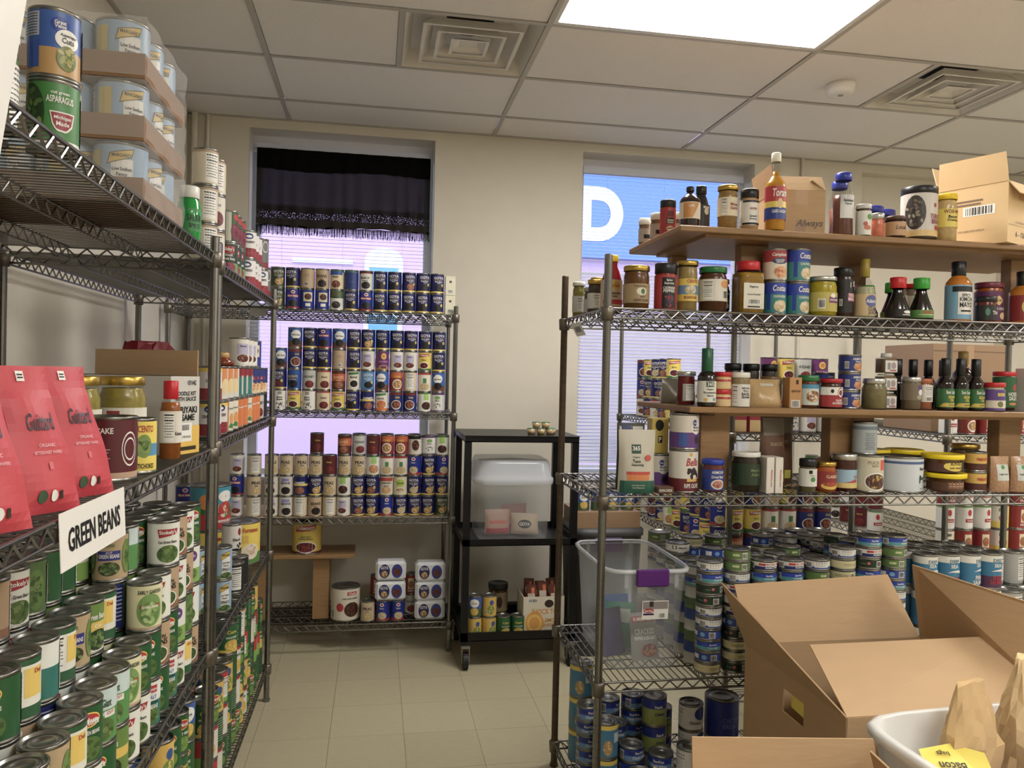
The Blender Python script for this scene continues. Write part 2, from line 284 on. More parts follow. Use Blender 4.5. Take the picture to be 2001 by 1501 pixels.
kind('earlygarden', 'green_bean_can', 'cream can of mixed green beans with oval picture', dict(base=(222, 218, 170), bands=[(0, .05, TAN)], items=[('text', 'EARLY GARDEN', 0, .86, 1.4, .09, (34, 60, 34)), ('ell', 0, .44, .78, .38, (120, 160, 80)), ('food', 0, .38, .6, .26, (96, 136, 60), [(150, 186, 100), (110, 150, 70), (176, 206, 130)], 18, .34), ('rect', 0, .52, 1.2, .1, RED), ('text', 'Green Beans', 0, .52, 1.0, .07, W_), ('facts', 2.2, .5, .8, .85)]))
kind('homeharvest', 'green_bean_can', 'tan can of cut green beans with blue banner', dict(base=(186, 160, 116), bands=[], items=[('rect', 0, .55, 1.3, .22, (36, 52, 140)), ('text', 'CUT', 0, .62, .5, .05, W_), ('text', 'GREEN BEANS', 0, .54, 1.15, .09, W_), ('text', 'home', 0, .8, .6, .1, (90, 110, 60)), ('food', 0, .25, .62, .16, (60, 60, 30), GB, 22, .22), ('food', 1.15, .5, .4, .4, (110, 140, 60), GB, 16, .4), ('food', -1.15, .5, .4, .4, (70, 90, 40), GB, 16, .4), ('rect', 1.75, .5, .25, 1., (40, 50, 140)), ('facts', 2.5, .5, .8, .85)]))
kind('greencut', 'green_bean_can', 'green can of cut green beans with yellow band', veg((104, 140, 54), 'Green Beans', W_, None, RED, 'Cut', bands=[(.42, .62, (226, 190, 60)), (0, .1, W_)], food=(40, 60, 30)))
kind('factsgreen', 'green_bean_can', 'green-rimmed can turned to its nutrition panel', dict(base=(40, 96, 56), bands=[(.2, .9, (230, 228, 214))], items=[('facts', -.35, .55, .9, .68), ('rect', .7, .6, .9, .5, (236, 200, 70)), ('text', 'Del', .9, .78, .4, .08, RED)]))
kind('bluefacts', 'green_bean_can', 'blue-panelled can of organic green beans', dict(base=(86, 120, 60), bands=[], items=[('rect', -.2, .5, .9, 1., (32, 40, 120)), ('food', .9, .45, .5, .4, (100, 140, 60), GB, 18, .35), ('food', -1.2, .45, .4, .4, (90, 130, 50), GB, 18, .35)]+[('rect', -.2, .9-.09*j, .7, .025, (190, 196, 220)) for j in range(9)]))
kind('purplegreen', 'green_bean_can', 'white and green can of green beans with purple oval', dict(base=(224, 226, 214), bands=[(0, .4, (132, 178, 70))], items=[('ell', 0, .74, .6, .17, PUR), ('text', 'organic', 0, .74, .9, .09, W_), ('food', 0, .25, .6, .16, (90, 130, 50), GB, 18, .25), ('facts', 2., .5, .8, .85)]))
kind('ovalblue', 'vegetable_can', 'blue can of corn with white oval', dict(base=(60, 92, 170), bands=[(0, .4, (70, 100, 60))], items=[('ell', 0, .7, .7, .22, W_), ('text', 'Corn', 0, .7, .8, .1, (60, 70, 90)), ('food', 0, .26, .6, .2, (220, 180, 60), [(236, 200, 80), (210, 170, 50)], 26, .16), ('facts', 2., .5, .8, .85)]))
kind('corn', 'vegetable_can', 'green and yellow can of corn', veg((34, 100, 52), 'Corn', YEL, None, RED, 'WHOLE KERNEL', (220, 180, 50), [(240, 206, 80), (214, 176, 50)], [(0, .1, YEL)]))
kind('cornyellow', 'vegetable_can', 'golden yellow can of sweet corn', dict(base=(226, 184, 60), bands=[], items=[('ell', .3, .72, .3, .14, (40, 90, 160)), ('food', .2, .34, .5, .24, (120, 150, 60), [(240, 206, 80), (110, 150, 60)], 18, .25), ('bars', -.5, .2, .4, .2), ('facts', 2., .5, .8, .85)]))
kind('darkgreenfacts', 'vegetable_can', 'dark green can turned to its fine print', dict(base=(26, 78, 44), bands=[], items=[('rect', .2, .9-.08*j, .9-.2*(j % 3 == 2), .025, (150, 190, 150)) for j in range(10)]))
kind('rednovelty', 'vegetable_can', 'tall red-striped yellow can of vegetables', dict(base=(196, 40, 40), bands=[(0, .5, (120, 180, 60))], items=[('facts', 0, .5, .8, .7)]))
kind('peasgreen', 'vegetable_can', 'dark green can of peas with red shield', dict(base=(30, 92, 44), bands=[], items=[('food', .05, .24, .7, .2, (110, 150, 50), [(130, 170, 60), (96, 136, 44)], 26, .15), ('ell', 0, .77, .62, .14, YEL), ('ell', 0, .77, .57, .115, RED), ('text', 'Del Monte', 0, .77, .95, .1, W_), ('text', 'SWEET PEAS', 0, .52, 1.2, .08, W_), ('facts', 2.1, .5, .8, .8)]))
kind('cornwhite', 'vegetable_can', 'white can of corn with red rim', dict(base=(226, 222, 208), bands=[(.9, 1, RED)], items=[('text', 'Corn', 0, .72, 1., .14, GRN), ('food', 0, .3, .7, .24, (220, 180, 50), [(240, 206, 80), (214, 176, 50)], 28, .15), ('facts', 2.1, .5, .8, .8)]))
SPIN = dict(base=SKY, bands=[(.0, .1, (120, 150, 90))], items=[('rect', .35, .42, .8, .62, W_), ('poly', [(-.2, .62), (.75, .78), (.8, .95), (-.1, .84)], (60, 50, 20)), ('poly', [(-.17, .64), (.73, .79), (.77, .93), (-.08, .83)], (222, 184, 50)), ('text', 'MARGARET', .33, .80, .7, .07, (60, 40, 20)), ('text', 'Low Sodium', .35, .54, .7, .07, K_), ('text', 'Fancy', .35, .43, .5, .08, K_), ('text', 'SPINACH', .35, .30, .75, .11, K_), ('rect', -.75, .6, .55, .6, (216, 192, 80)), ('food', .35, .1, .5, .1, (50, 80, 40), GB, 10, .3), ('facts', -1.7, .5, .8, .9)])
kind('spinach', 'spinach_can', 'wide pale blue can of spinach with yellow ribbon', SPIN, .051, .119)
kind('spinachsmall', 'spinach_can', 'pale blue can of spinach with yellow ribbon', SPIN)
kind('asparagus', 'asparagus_can', 'green can of cut asparagus with red badge', dict(base=(62, 136, 58), bands=[(0, .1, W_)], items=[('food', -.75, .52, .62, .46, (40, 66, 30), GB, 26, .28), ('text', 'cut green', .45, .84, .8, .06, W_), ('text', 'ASPARAGUS', .45, .74, 1.05, .11, W_), ('poly', [(.05, .55), (1.05, .55), (.95, .33), (.7, .22), (.3, .24), (.1, .38)], W_), ('poly', [(.1, .53), (1.0, .53), (.9, .35), (.68, .25), (.32, .27), (.14, .39)], (160, 30, 44)), ('text', 'Michigan', .55, .45, .7, .07, W_), ('text', 'Made', .55, .36, .5, .07, W_), ('text', 'LOW SODIUM', .5, .05, .9, .06, RED)]))
kind('gvasparagus', 'asparagus_can', 'blue and tan can of asparagus cuts', dict(base=(50, 96, 176), bands=[(0, .42, (196, 150, 76))], items=[('rect', -.75, .78, .75, .38, (206, 212, 224)), ('rect', -.75, .3, .75, .42, (36, 84, 180)), ('ell', .42, .8, .36, .12, (26, 60, 160)), ('text', 'Great', .42, .83, .45, .06, W_), ('text', 'Value', .42, .77, .45, .06, W_), ('ell', .72, .58, .5, .16, W_), ('text', 'Asparagus', .75, .64, .7, .06, K_), ('text', 'Cuts', .72, .56, .5, .09, (70, 70, 70)), ('food', .7, .28, .42, .2, (120, 130, 50), [(160, 160, 70), (110, 120, 40), (190, 180, 110)], 16, .35)]+[('rect', -.75, .93-.045*j, .65, .014, (60, 60, 70)) for j in range(8)]))
kind('beets', 'beet_can', 'green can of beets', dict(base=(36, 88, 46), bands=[], items=[('rect', -.1, .5, .5, 1., (200, 200, 180)), ('food', .6, .34, .5, .3, (120, 20, 50), [(150, 30, 66), (110, 16, 44)], 9, .4), ('ell', .7, .84, .35, .12, RED), ('food', -.75, .5, .3, .3, (120, 20, 50), [(150, 30, 66)], 6, .4)]))
kind('libbys', 'beet_can', 'dark green can of small whole beets', dict(base=(34, 62, 40), bands=[(0, .36, (110, 160, 70))], items=[('rect', 0, .82, 1.2, .26, (170, 26, 40)), ('text', "Libby's", 0, .83, 1., .16, W_), ('text', 'Small', 0, .64, .7, .09, W_), ('text', 'Whole Beets', 0, .51, 1.2, .1, W_), ('food', .1, .2, .6, .18, (150, 40, 70), [(176, 60, 90), (130, 24, 56)], 8, .42)]))
CRAN = dict(base=(226, 222, 218), bands=[(0, .36, (160, 34, 44))], items=[('ell', 0, .83, .5, .12, (26, 52, 120)), ('ell', 0, .82, .32, .05, W_), ('text', 'CRANBERRY', 0, .6, 1.3, .1, (60, 20, 30)), ('food', .1, .2, .6, .16, (150, 24, 40), [(190, 50, 60), (130, 16, 34)], 14, .2), ('facts', -1.7, .5, .8, .8)])
kind('cranberry', 'fruit_can', 'white and red can of cranberry sauce', CRAN)
kind('cranyellow', 'fruit_can', 'white can of cranberry sauce with yellow top', dict(CRAN, bands=[(.88, 1, YEL), (0, .36, (150, 34, 50))]))
kind('pumpkin', 'fruit_can', 'orange and white can of pumpkin', dict(base=(222, 132, 38), bands=[], items=[('rect', .55, .5, .7, 1., (232, 226, 206)), ('text', 'Pumpkin', .5, .75, .7, .08, (40, 80, 50)), ('ell', .6, .4, .3, .2, (236, 160, 60)), ('poly', [(.2, .1), (.8, .06), (.9, .2), (.4, .26)], (70, 140, 60)), ('bars', -.7, .2, .5, .2)]))
kind('squash', 'fruit_can', 'orange can of squash', dict(base=(230, 120, 36), bands=[], items=[('rect', -.55, .5, .6, 1., (228, 214, 190)), ('ell', -.5, .55, .26, .3, (220, 80, 40)), ('text', 'Squash', .4, .7, .8, .1, W_)]))
kind('whiteorange', 'fruit_can', 'white can with orange pumpkin panel', dict(base=(222, 218, 208), bands=[], items=[('rect', .5, .72, .7, .56, (232, 140, 60)), ('ell', .6, .4, .4, .26, (240, 214, 150)), ('bars', -.3, .3, .4, .4), ('facts', -1.2, .5, .7, .8)]))
kind('tealred', 'fruit_can', 'teal and red can of fruit', dict(base=(40, 128, 122), bands=[(.7, 1, (150, 30, 40))], items=[('rect', -.2, .84, .6, .24, (222, 180, 110)), ('rect', .75, .4, .3, .7, (200, 200, 190))]+[('rect', -.2, .55-.07*j, .8, .02, (150, 200, 190)) for j in range(6)]))
kind('bluecider', 'fruit_can', 'navy and cream can of sweet potatoes', dict(base=(36, 56, 130), bands=[(0, .4, (230, 206, 160))], items=[('rect', .1, .62, 1., .14, RED), ('text', 'Cut', .1, .62, .7, .09, W_), ('food', .1, .28, .6, .2, (222, 150, 80), [(236, 170, 100), (206, 130, 60)], 10, .35)]))
kind('greytall', 'fruit_can', 'plain grey tall can with white ring', dict(base=(110, 110, 106), bands=[(0, .2, (140, 40, 44))], items=[('ell', .5, .75, .4, .2, W_), ('ell', .5, .75, .34, .17, (110, 110, 106)), ('rect', -.5, .3, .5, .5, (200, 210, 90))]), .0363, .132)
kind('creamfacts', 'soup_can', 'cream can turned to its ingredient panel', dict(base=(222, 212, 188), bands=[(.93, 1, (190, 160, 130))], items=[('facts', 0, .5, 1.1, .85)]))
kind('purplebeans', 'bean_can', 'cream can with red beans and lilac text', dict(base=(222, 216, 204), bands=[], items=[('text', 'Beans', 0, .75, .9, .1, (130, 110, 150)), ('food', .1, .3, .6, .24, (110, 26, 34), KID, 20, .18)]))
# tuna and salmon, soup
def tuna(base, t1, c1, t2, c2, low=None, facts=False):
    it = [('rect', .0, .72, 1.8, .3, c1 if not facts else W_), ('text', t1, .1, .72, 1.2, .24, W_ if not facts else K_), ('text', t2, .1, .3, 1.3, .28, c2), ('bars', -1.5, .5, .5, .8), ('facts', 1.7, .5, .9, .85)]
    return dict(base=base, bands=[(0, .45, low)] if low else [], items=it)
for k_, d_, t_ in (('bumble', 'white and navy can of albacore tuna', tuna((226, 224, 216), 'BUMBLE BEE', RED, 'ALBACORE', W_, (28, 40, 110))), ('starkist', 'royal blue can of chunk light tuna', tuna((26, 66, 180), 'StarKist', (26, 66, 180), 'Chunk Light', W_, (70, 160, 170))),
                   ('tunawhite', 'white can of tuna turned to its fine print', dict(base=(220, 220, 212), bands=[(0, .3, (50, 90, 170))], items=[('facts', 0, .58, 1.1, .8), ('bars', -1.0, .5, .5, .8)])), ('tunagreen', 'green can of tuna', dict(base=(96, 130, 60), bands=[], items=[('bars', .3, .5, .45, .8), ('rect', -.4, .55, .5, .3, (200, 206, 150))])),
                   ('tunablue', 'blue can of tuna turned to its barcode', dict(base=(30, 70, 170), bands=[], items=[('bars', .25, .5, .5, .8), ('ell', -.5, .5, .2, .3, (120, 170, 220)), ('rect', -1.2, .5, .5, .6, W_)])), ('tunacream', 'cream can of chicken', dict(base=(216, 206, 150), bands=[], items=[('rect', -.1, .6, 1.0, .06, (110, 110, 70)), ('rect', -.1, .4, 1.0, .06, (110, 110, 70)), ('bars', .8, .5, .3, .7)])),
                   ('tunadark', 'dark green can of tuna with pink mark', dict(base=(34, 54, 38), bands=[], items=[('bars', .45, .5, .5, .8), ('ell', -.4, .6, .12, .2, (210, 90, 90)), ('rect', -.8, .5, .4, .1, (110, 150, 110))])), ('tuna365', 'plain white can of albacore with black square', dict(base=(226, 224, 216), bands=[], items=[('rect', -.3, .6, .36, .55, K_), ('text', '365', -.3, .62, .3, .24, W_), ('text', 'Albacore', .4, .55, .8, .26, K_)]))):
    kind(k_, 'tuna_can', d_, t_, .0425, .037)
kind('salmon', 'salmon_can', 'tall blue and white can of pink salmon', dict(base=(38, 126, 170), bands=[(.78, 1, (226, 226, 218))], items=[('text', 'DEEP', 0, .85, .9, .1, (60, 110, 140)), ('text', 'SEA', 0, .72, .9, .11, W_), ('poly', [(-.6, .52), (-.2, .58), (.3, .6), (.7, .58), (.5, .55), (.7, .5), (.3, .53), (-.2, .54)], W_), ('text', 'PINK', 0, .34, .9, .13, W_), ('text', 'SALMON', 0, .19, 1.3, .13, W_), ('facts', 2., .5, .8, .8)]), .0375, .112)
kind('salmonred', 'salmon_can', 'tall blue and red can of salmon', dict(base=(38, 126, 170), bands=[(.8, 1, (226, 226, 218)), (0, .36, (90, 50, 90))], items=[('text', 'DEEP', 0, .86, .9, .1, (60, 110, 140)), ('text', 'SEA', 0, .7, .9, .11, W_), ('poly', [(-.6, .5), (-.2, .56), (.3, .58), (.7, .56), (.5, .53), (.7, .48), (.3, .51), (-.2, .52)], W_), ('text', 'RED', 0, .32, .9, .12, RED), ('text', 'SALMON', 0, .18, 1.3, .12, RED)]), .0375, .112)
kind('greyfacts', 'vegetable_can', 'grey-white can turned to its nutrition panel', dict(base=(176, 176, 172), bands=[], items=[('facts', 0, .5, 1., .8)]), .0375, .112)
kind('chickenbreast', 'chicken_can', 'white and blue can of chicken', dict(base=(214, 212, 204), bands=[], items=[('ell', .6, .7, .6, .3, (30, 50, 140)), ('text', 'Chicken', .1, .3, 1., .14, K_), ('facts', -1.3, .5, .8, .8)]), .0425, .09)
kind('lowblue', 'tuna_can', 'blue can of chunk white tuna', tuna((30, 60, 160), 'StarKist', (20, 40, 130), 'Chunk White', W_, (90, 140, 190)), .0425, .05)
kind('yellowlid', 'chicken_can', 'tall teal can with yellow rim', dict(base=(60, 130, 170), bands=[(.86, 1, YEL)], items=[('rect', .4, .6, .6, .3, (200, 214, 224)), ('food', -.4, .3, .4, .25, (180, 150, 90), CHICK, 12, .3)]), .0425, .12)
kind('yellowgreen', 'chicken_can', 'blue and olive can of chunk chicken', dict(base=(140, 150, 60), bands=[(.62, 1, (28, 44, 130))], items=[('text', 'Stark', .2, .72, .9, .12, W_), ('text', 'Chunk', .3, .42, .9, .12, NAVY)]), .0425, .1)
kind('costas', 'soup_can', 'royal blue and teal can of chowder', dict(base=(28, 66, 180), bands=[(0, .62, (40, 140, 140))], items=[('text', 'Costas', 0, .82, 1.2, .2, W_, .2), ('text', 'CHOWDER', 0, .54, 1.1, .08, W_), ('rect', -.95, .4, .3, .6, (28, 66, 180)), ('food', .1, .22, .6, .2, (226, 206, 160), [(236, 222, 190), (206, 176, 120)], 12, .3)]), .039, .112)
kind('campbell', 'soup_can', 'red and cream can of chicken gravy', dict(base=(228, 214, 190), bands=[(.6, 1, (170, 30, 40))], items=[('text', 'Campbells', 0, .84, 1.35, .15, W_, .25), ('ell', 0, .63, .66, .11, (36, 60, 110)), ('text', 'CHICKEN', 0, .66, .8, .06, W_), ('text', 'GRAVY', 0, .59, .8, .06, W_), ('food', .1, .24, .6, .2, (222, 160, 100), [(236, 180, 120), (200, 110, 70)], 12, .3)]), .039, .108)
kind('armour', 'sausage_can', 'blue can of vienna sausage', dict(base=(30, 54, 140), bands=[], items=[('text', 'ARMOUR', .1, .82, 1.1, .16, W_), ('text', 'Vienna', .1, .64, .9, .12, W_), ('food', .25, .28, .6, .26, (214, 150, 90), [(226, 160, 100), (196, 120, 70)], 12, .34), ('bars', -.95, .4, .4, .5)]), .036, .062)
kind('tomwhite', 'tomato_can', 'white can of tomatoes', dict(base=(226, 222, 214), bands=[(.94, 1, (120, 170, 90))], items=[('ell', 0, .72, .26, .15, RED), ('rect', .1, .36, 1.2, .16, (176, 34, 40)), ('text', 'Tomatoes', .1, .36, .9, .08, W_), ('facts', 2., .5, .8, .8)]), .0375, .112)
kind('tomyellow', 'tomato_can', 'white and yellow can of plum tomatoes', dict(base=(228, 222, 206), bands=[(0, .3, YEL)], items=[('text', 'zano', -.3, .84, .7, .13, K_), ('rect', .7, .6, .5, .8, YEL), ('food', -.1, .44, .5, .2, (190, 40, 36), [(206, 50, 40), (160, 30, 30)], 8, .45)]), .0375, .112)
kind('tomred', 'tomato_can', 'red can of tomatoes with cream panel', dict(base=(150, 30, 34), bands=[], items=[('rect', .1, .55, .9, .6, (226, 210, 170)), ('food', .1, .5, .4, .22, (160, 110, 60), [(190, 60, 50), (160, 120, 70)], 12, .3), ('text', 'HUNTS', .1, .15, 1., .12, W_)]), .0375, .112)
# catering tins
kind('oliveten', 'large_tin', 'white and maroon catering tin of ripe olives', dict(base=(226, 222, 210), bands=[(0, .32, (110, 24, 34))], items=[('text', 'Bells', .25, .74, .9, .2, RED, .3), ('ell', .1, .93, .12, .05, (226, 170, 60)), ('food', .35, .48, .5, .16, (226, 222, 210), [(60, 40, 48), (44, 28, 36)], 10, .4), ('rect', .25, .285, .85, .08, (222, 180, 70)), ('text', 'RIPE OLIVES', .25, .14, 1.2, .11, W_)]), .047, .142)
kind('purpleten', 'large_tin', 'cream and purple catering tin of black olives', dict(base=(220, 210, 196), bands=[(0, .48, (104, 60, 140))], items=[('ell', .5, .62, .42, .2, W_), ('ell', .35, .78, .18, .1, (30, 60, 150)), ('text', 'Great', .35, .78, .28, .06, W_), ('text', 'Medium', .5, .64, .6, .08, (80, 60, 90)), ('text', 'Ripe Olives', .5, .54, .6, .07, (80, 60, 90)), ('rect', -.5, .25, .55, .4, (50, 90, 170)), ('food', .55, .25, .2, .12, (60, 40, 60), [(50, 36, 44)], 4, .5)]), .047, .118)
kind('beefribbed', 'large_tin', 'ribbed white catering tin of beef with cow picture', dict(base=(206, 214, 222), bands=[(.84, .92, (70, 100, 150))], items=[('text', 'Beef', .5, .7, .5, .1, K_), ('poly', [(.3, .25), (.33, .5), (.75, .52), (.82, .44), (.78, .4), (.72, .42), (.7, .25), (.66, .25), (.65, .36), (.4, .35), (.38, .25)], (30, 60, 54)), ('text', 'NET WT', .5, .08, .6, .04, (90, 90, 100))]), .073, .123)
kind('greybeef', 'large_tin', 'pale grey ribbed tin turned to its small print', dict(base=(170, 180, 184), bands=[(.8, .92, (110, 130, 140))], items=[('rect', -.1, .68-.06*j, .9-.1*(j % 3), .02, (100, 106, 112)) for j in range(10)]), .039, .112)
kind('pucksoup', 'soup_can', 'cream can of stew with orange price sticker', dict(base=(214, 206, 176), bands=[], items=[('text', 'PUCK', -.2, .84, 1., .1, (150, 140, 110)), ('text', 'BEAN', -.1, .74, .8, .06, (150, 140, 110)), ('rect', .5, .77, .42, .3, (232, 84, 50)), ('ell', 0, .28, .84, .27, W_), ('food', 0, .28, .74, .23, (90, 50, 34), [(190, 170, 70), (130, 60, 40), (80, 40, 30)], 26, .17)]), .0485, .128)
kind('redten', 'large_tin', 'red and turquoise catering tin of tomatoes', dict(base=(40, 150, 176), bands=[(0, .36, (196, 40, 40)), (.36, .5, (60, 110, 56))], items=[('ell', -.55, .66, .28, .18, (230, 140, 40)), ('rect', 0, .5, .3, .2, (226, 180, 70)), ('ell', .55, .78, .42, .14, W_), ('rect', .55, .78, .6, .05, (176, 50, 50)), ('food', .55, .46, .42, .2, (190, 40, 36), [(206, 60, 46), (80, 120, 50), (226, 200, 180)], 12, .35), ('text', 'Pomodori', .5, .2, 1., .09, W_)]), .0775, .178)
kind('yellowten', 'large_tin', 'yellow catering tin of mushrooms and greens', dict(base=(238, 206, 50), bands=[(0, .26, (90, 140, 60))], items=[('ell', .2, .3, .5, .2, (230, 220, 200)), ('food', .2, .3, .4, .16, (226, 206, 180), [(236, 220, 200), (200, 170, 140)], 10, .4), ('rect', -.2, .62, .5, .2, (220, 180, 40)), ('text', 'Furmanos', .2, .85, .9, .12, RED)]), .0775, .178)
kind('kidneyten', 'large_tin', 'yellow catering tin of kidney beans with red banner', dict(base=(224, 190, 44), bands=[(0, .05, MAR)], items=[('poly', [(-.75, .7), (.7, .76), (.75, .94), (-.7, .88)], (170, 30, 40)), ('text', 'FURMANOS', 0, .82, 1.2, .11, W_), ('text', 'Dark Red', 0, .55, .7, .06, GRN), ('text', 'Kidney Beans', 0, .47, 1., .08, GRN), ('ell', 0, .2, .76, .19, W_), ('food', 0, .2, .7, .16, (110, 26, 34), KID, 30, .14)]), .0775, .178)
kind('chiliten', 'large_tin', 'cream and maroon catering tin of chili con carne', dict(base=(220, 212, 190), bands=[], items=[('rect', .5, .86, .7, .12, (196, 50, 44)), ('text', 'Chefs', .5, .86, .5, .08, W_), ('text', 'CHILI CON CARNE', .35, .7, 1.1, .06, K_), ('ell', -.35, .42, .26, .14, RED), ('food', .5, .34, .55, .24, (70, 34, 24), [(110, 50, 30), (60, 30, 20)], 24, .2), ('bars', -.95, .2, .2, .3)]), .0775, .178)
kind('caketen', 'large_tin', 'maroon catering tin of cake mix', dict(base=(96, 20, 32), bands=[(0, .1, (196, 160, 130))], items=[('text', 'CAKE', -.2, .82, .6, .1, W_), ('ell', .75, .5, .35, .3, W_), ('ell', .75, .5, .32, .27, (96, 20, 32)), ('ell', .75, .5, .26, .2, W_), ('ell', .75, .5, .23, .17, (96, 20, 32))]+[('rect', -.3, .5-.05*j, .6-.1*(j % 3), .014, (210, 180, 180)) for j in range(6)]), .052, .128)
kind('artichoke', 'vegetable_can', 'yellow and blue can of artichoke hearts', dict(base=(240, 214, 50), bands=[(.3, .55, (70, 150, 200))], items=[('text', 'CENTO', .2, .85, .9, .14, RED), ('ell', .1, .5, .45, .24, (120, 150, 60)), ('food', .1, .48, .36, .18, (130, 160, 70), GB, 12, .4), ('text', 'ARTICHOKES', .1, .1, 1.2, .1, K_)]), .0363, .118)
kind('pimento', 'vegetable_can', 'short yellow and red tin of pimentos', dict(base=(226, 180, 60), bands=[(0, .4, (90, 40, 30))], items=[('text', 'PIMENTO', 0, .66, 1.2, .2, RED)]), .036, .07)
kind('blackwhitefacts', 'olive_can', 'black and white can turned to its nutrition panel', dict(base=(36, 36, 38), bands=[], items=[('facts', 0, .5, 1., .85)]))
kind('blackolive', 'olive_can', 'white can of black olives with red leaf', dict(base=(222, 216, 206), bands=[(0, .1, K_)], items=[('text', 'Black', .2, .45, .9, .12, K_), ('ell', .5, .75, .2, .15, (150, 30, 50)), ('food', .5, .2, .3, .14, (222, 216, 206), [(20, 20, 24)], 6, .5)]))
kind('blackcoffee', 'large_tin', 'black catering tin with grey ring emblem', dict(base=(20, 20, 22), bands=[(0, .25, (90, 86, 80))], items=[('ell', .2, .65, .35, .2, (110, 110, 112)), ('ell', .2, .65, .3, .17, (20, 20, 22)), ('food', .2, .2, .5, .14, (40, 30, 28), [(200, 196, 190), (40, 20, 20)], 10, .3)]), .06, .15)
kind('chickenbag', 'chicken_can', 'tall royal blue tub of chicken breast', dict(base=(24, 48, 150), bands=[], items=[('text', 'CHICKEN', 0, .5, 1.1, .13, (90, 120, 210)), ('text', 'BREAST', 0, .34, 1.1, .13, (90, 120, 210)), ('rect', .9, .5, .3, .4, (200, 190, 170))]), .06, .14)

_body = {}; _lab = {}
def can_meshes(k):
    noun, cat, desc, r, h, d = K[k]
    if (r, h) not in _body:
        e = .0011
        _body[(r, h)] = MB().lathe([(0, .003), (r*.9, .003), (r*.93, 0), (r, 0), (r+e, .0015), (r+e, .004), (r, .0055), (r, h-.0055), (r+e, h-.004), (r+e, h-.001), (r, h), (r-.0025, h-.0005), (r-.0035, h-.005), (r*.72, h-.005), (r*.70, h-.0038), (r*.48, h-.0038), (r*.46, h-.005), (0, h-.005)], 28).mesh('tin_body', TIN)
    if k not in _lab:
        m = MB(); z0, z1 = .0065, h-.0065; zs = sorted({0., 1.}|{b[0] for b in d['bands']}|{b[1] for b in d['bands']})
        cols = []
        for a, b in zip(zs, zs[1:]):
            mid = (a+b)/2; c_ = d['base']
            for q in d['bands']:
                if q[0] <= mid <= q[1]: c_ = q[2]
            cols.append(c_)
        m.lathe([(r+.0004, z0+z*(z1-z0)) for z in zs], 40, cols=cols)
        its = list(d['items'])
        if not any(i[0] == 'facts' for i in its) and h > .06: its += [('facts', 2.1, .5, .8, .8), ('bars', -2.2, .3, .6, .3)]
        decal(m, Cyl(r+.0004, z0, z1), its)
        _lab[k] = m.mesh('paper_label', PRINT)
    return _body[(r, h)], _lab[k]
def can(k, x, y, z, place, rot=0.):
    noun, cat, desc, r, h, d = K[k]; b, l = can_meshes(k)
    o = obj(noun, b, None, (x, y, z), rot, desc+' '+place, cat, desc+' '+place)
    obj('paper_label', l, o)
    return o
LAYER = ('bottom', 'second', 'third', 'fourth', 'fifth', 'sixth', 'seventh', 'eighth', 'ninth', 'tenth', 'eleventh', 'twelfth')
def stack(ks, x, y, z, place, rot=0., jit=.25, first=0):
    base = place
    for i, k in enumerate(ks):
        place = base+', '+('top' if i == len(ks)-1 else LAYER[i+first])+' layer' if len(ks)+first > 1 else base
        if len((K[k][2]+' '+place).replace('-', ' ').split()) > 16: place = base
        can(k, x+random.uniform(-.0001, .0001), y+random.uniform(-.001, .001), z, place, rot+random.uniform(-jit, jit)); z += K[k][4]
    return z

# ---------------------------------------------------------------- jars, bottles, cartons, pouches
def fillmat(c, gloss=.25): return mat('contents_%d_%d_%d' % tuple(c), c, gloss, 0, .35, 70)
def plast(c, rough=.35): return mat('plastic_%d_%d_%d' % tuple(c), c, rough)
def vessel(name, cat, label, x, y, z, prof, fill, lid=None, lab=None, rot=0., clear=True, n=24, power=None, level=.9, lidname='lid'):
    """prof: outer (r,z) profile; fill: colour of what shows inside (or of the body itself when not clear)"""
    H = prof[-1][1]; P = [(0, 0)]+list(prof)+[(0, H)]
    if clear:
        o = MB().lathe(P, n, power=power).build(name, GLASS, None, (x, y, z), rot, label, cat)
        q = [(max(r-.0022, .001), min(max(zz, .003), H*level)) for r, zz in prof if zz <= H*level]
        q = [(0, .003)]+q+[(q[-1][0], H*level), (0, H*level)]
        MB().lathe(q, n, power=power).build('contents', fillmat(fill), o)
    else:
        o = MB().lathe(P, n, power=power).build(name, mat('glossy_%d_%d_%d' % tuple(fill), fill, .15, 0, .1, 40, coat=.4), None, (x, y, z), rot, label, cat)
    if lid:
        r, z0, z1, c = lid
        metal = c in ('gold', 'silver')
        m_ = mat('gold_lid', (190, 160, 84), .3, .9) if c == 'gold' else mat('silver_lid', (190, 190, 188), .3, .9) if c == 'silver' else plast(c)
        MB().lathe([(r-.001, z0), (r, z0+.001), (r, z1-.002), (r-.002, z1), (r*.85, z1), (r*.84, z1-.001), (0, z1-.001)], n).build(lidname, m_, o)
    if lab:
        r, z0, z1, c, its = lab[:5]; wrap = lab[5] if len(lab) > 5 else 3.1416
        m = MB(); mp = Cyl(r+.0006, z0, z1)
        if power: mp = Plane((0, -r*.985-.0008, z0), (r*.8, 0, 0), (0, 0, z1-z0), (0, -1, 0)); m.add([mp(-1, 0, 0), mp(1, 0, 0), mp(1, 1, 0), mp(-1, 1, 0)], [(0, 1, 2, 3)], c)
        else:
            k = 28; V = []; F = []
            for i in range(k+1):
                u = -wrap+2*wrap*i/k; V += [mp(u, 0, 0), mp(u, 1, 0)]
                if i: F.append((2*i-2, 2*i, 2*i+1, 2*i-1))
            m.add(V, F, c)
        decal(m, mp, its); m.build('label', PRINT, o)
    return o
def jp(r, h, rn=.84, sh=.78, nk=.88):   # jar profile
    return [(r*.9, 0), (r, .005), (r, h*sh), (r*.97, h*(sh+.04)), (r*rn, h*nk), (r*rn, h)]
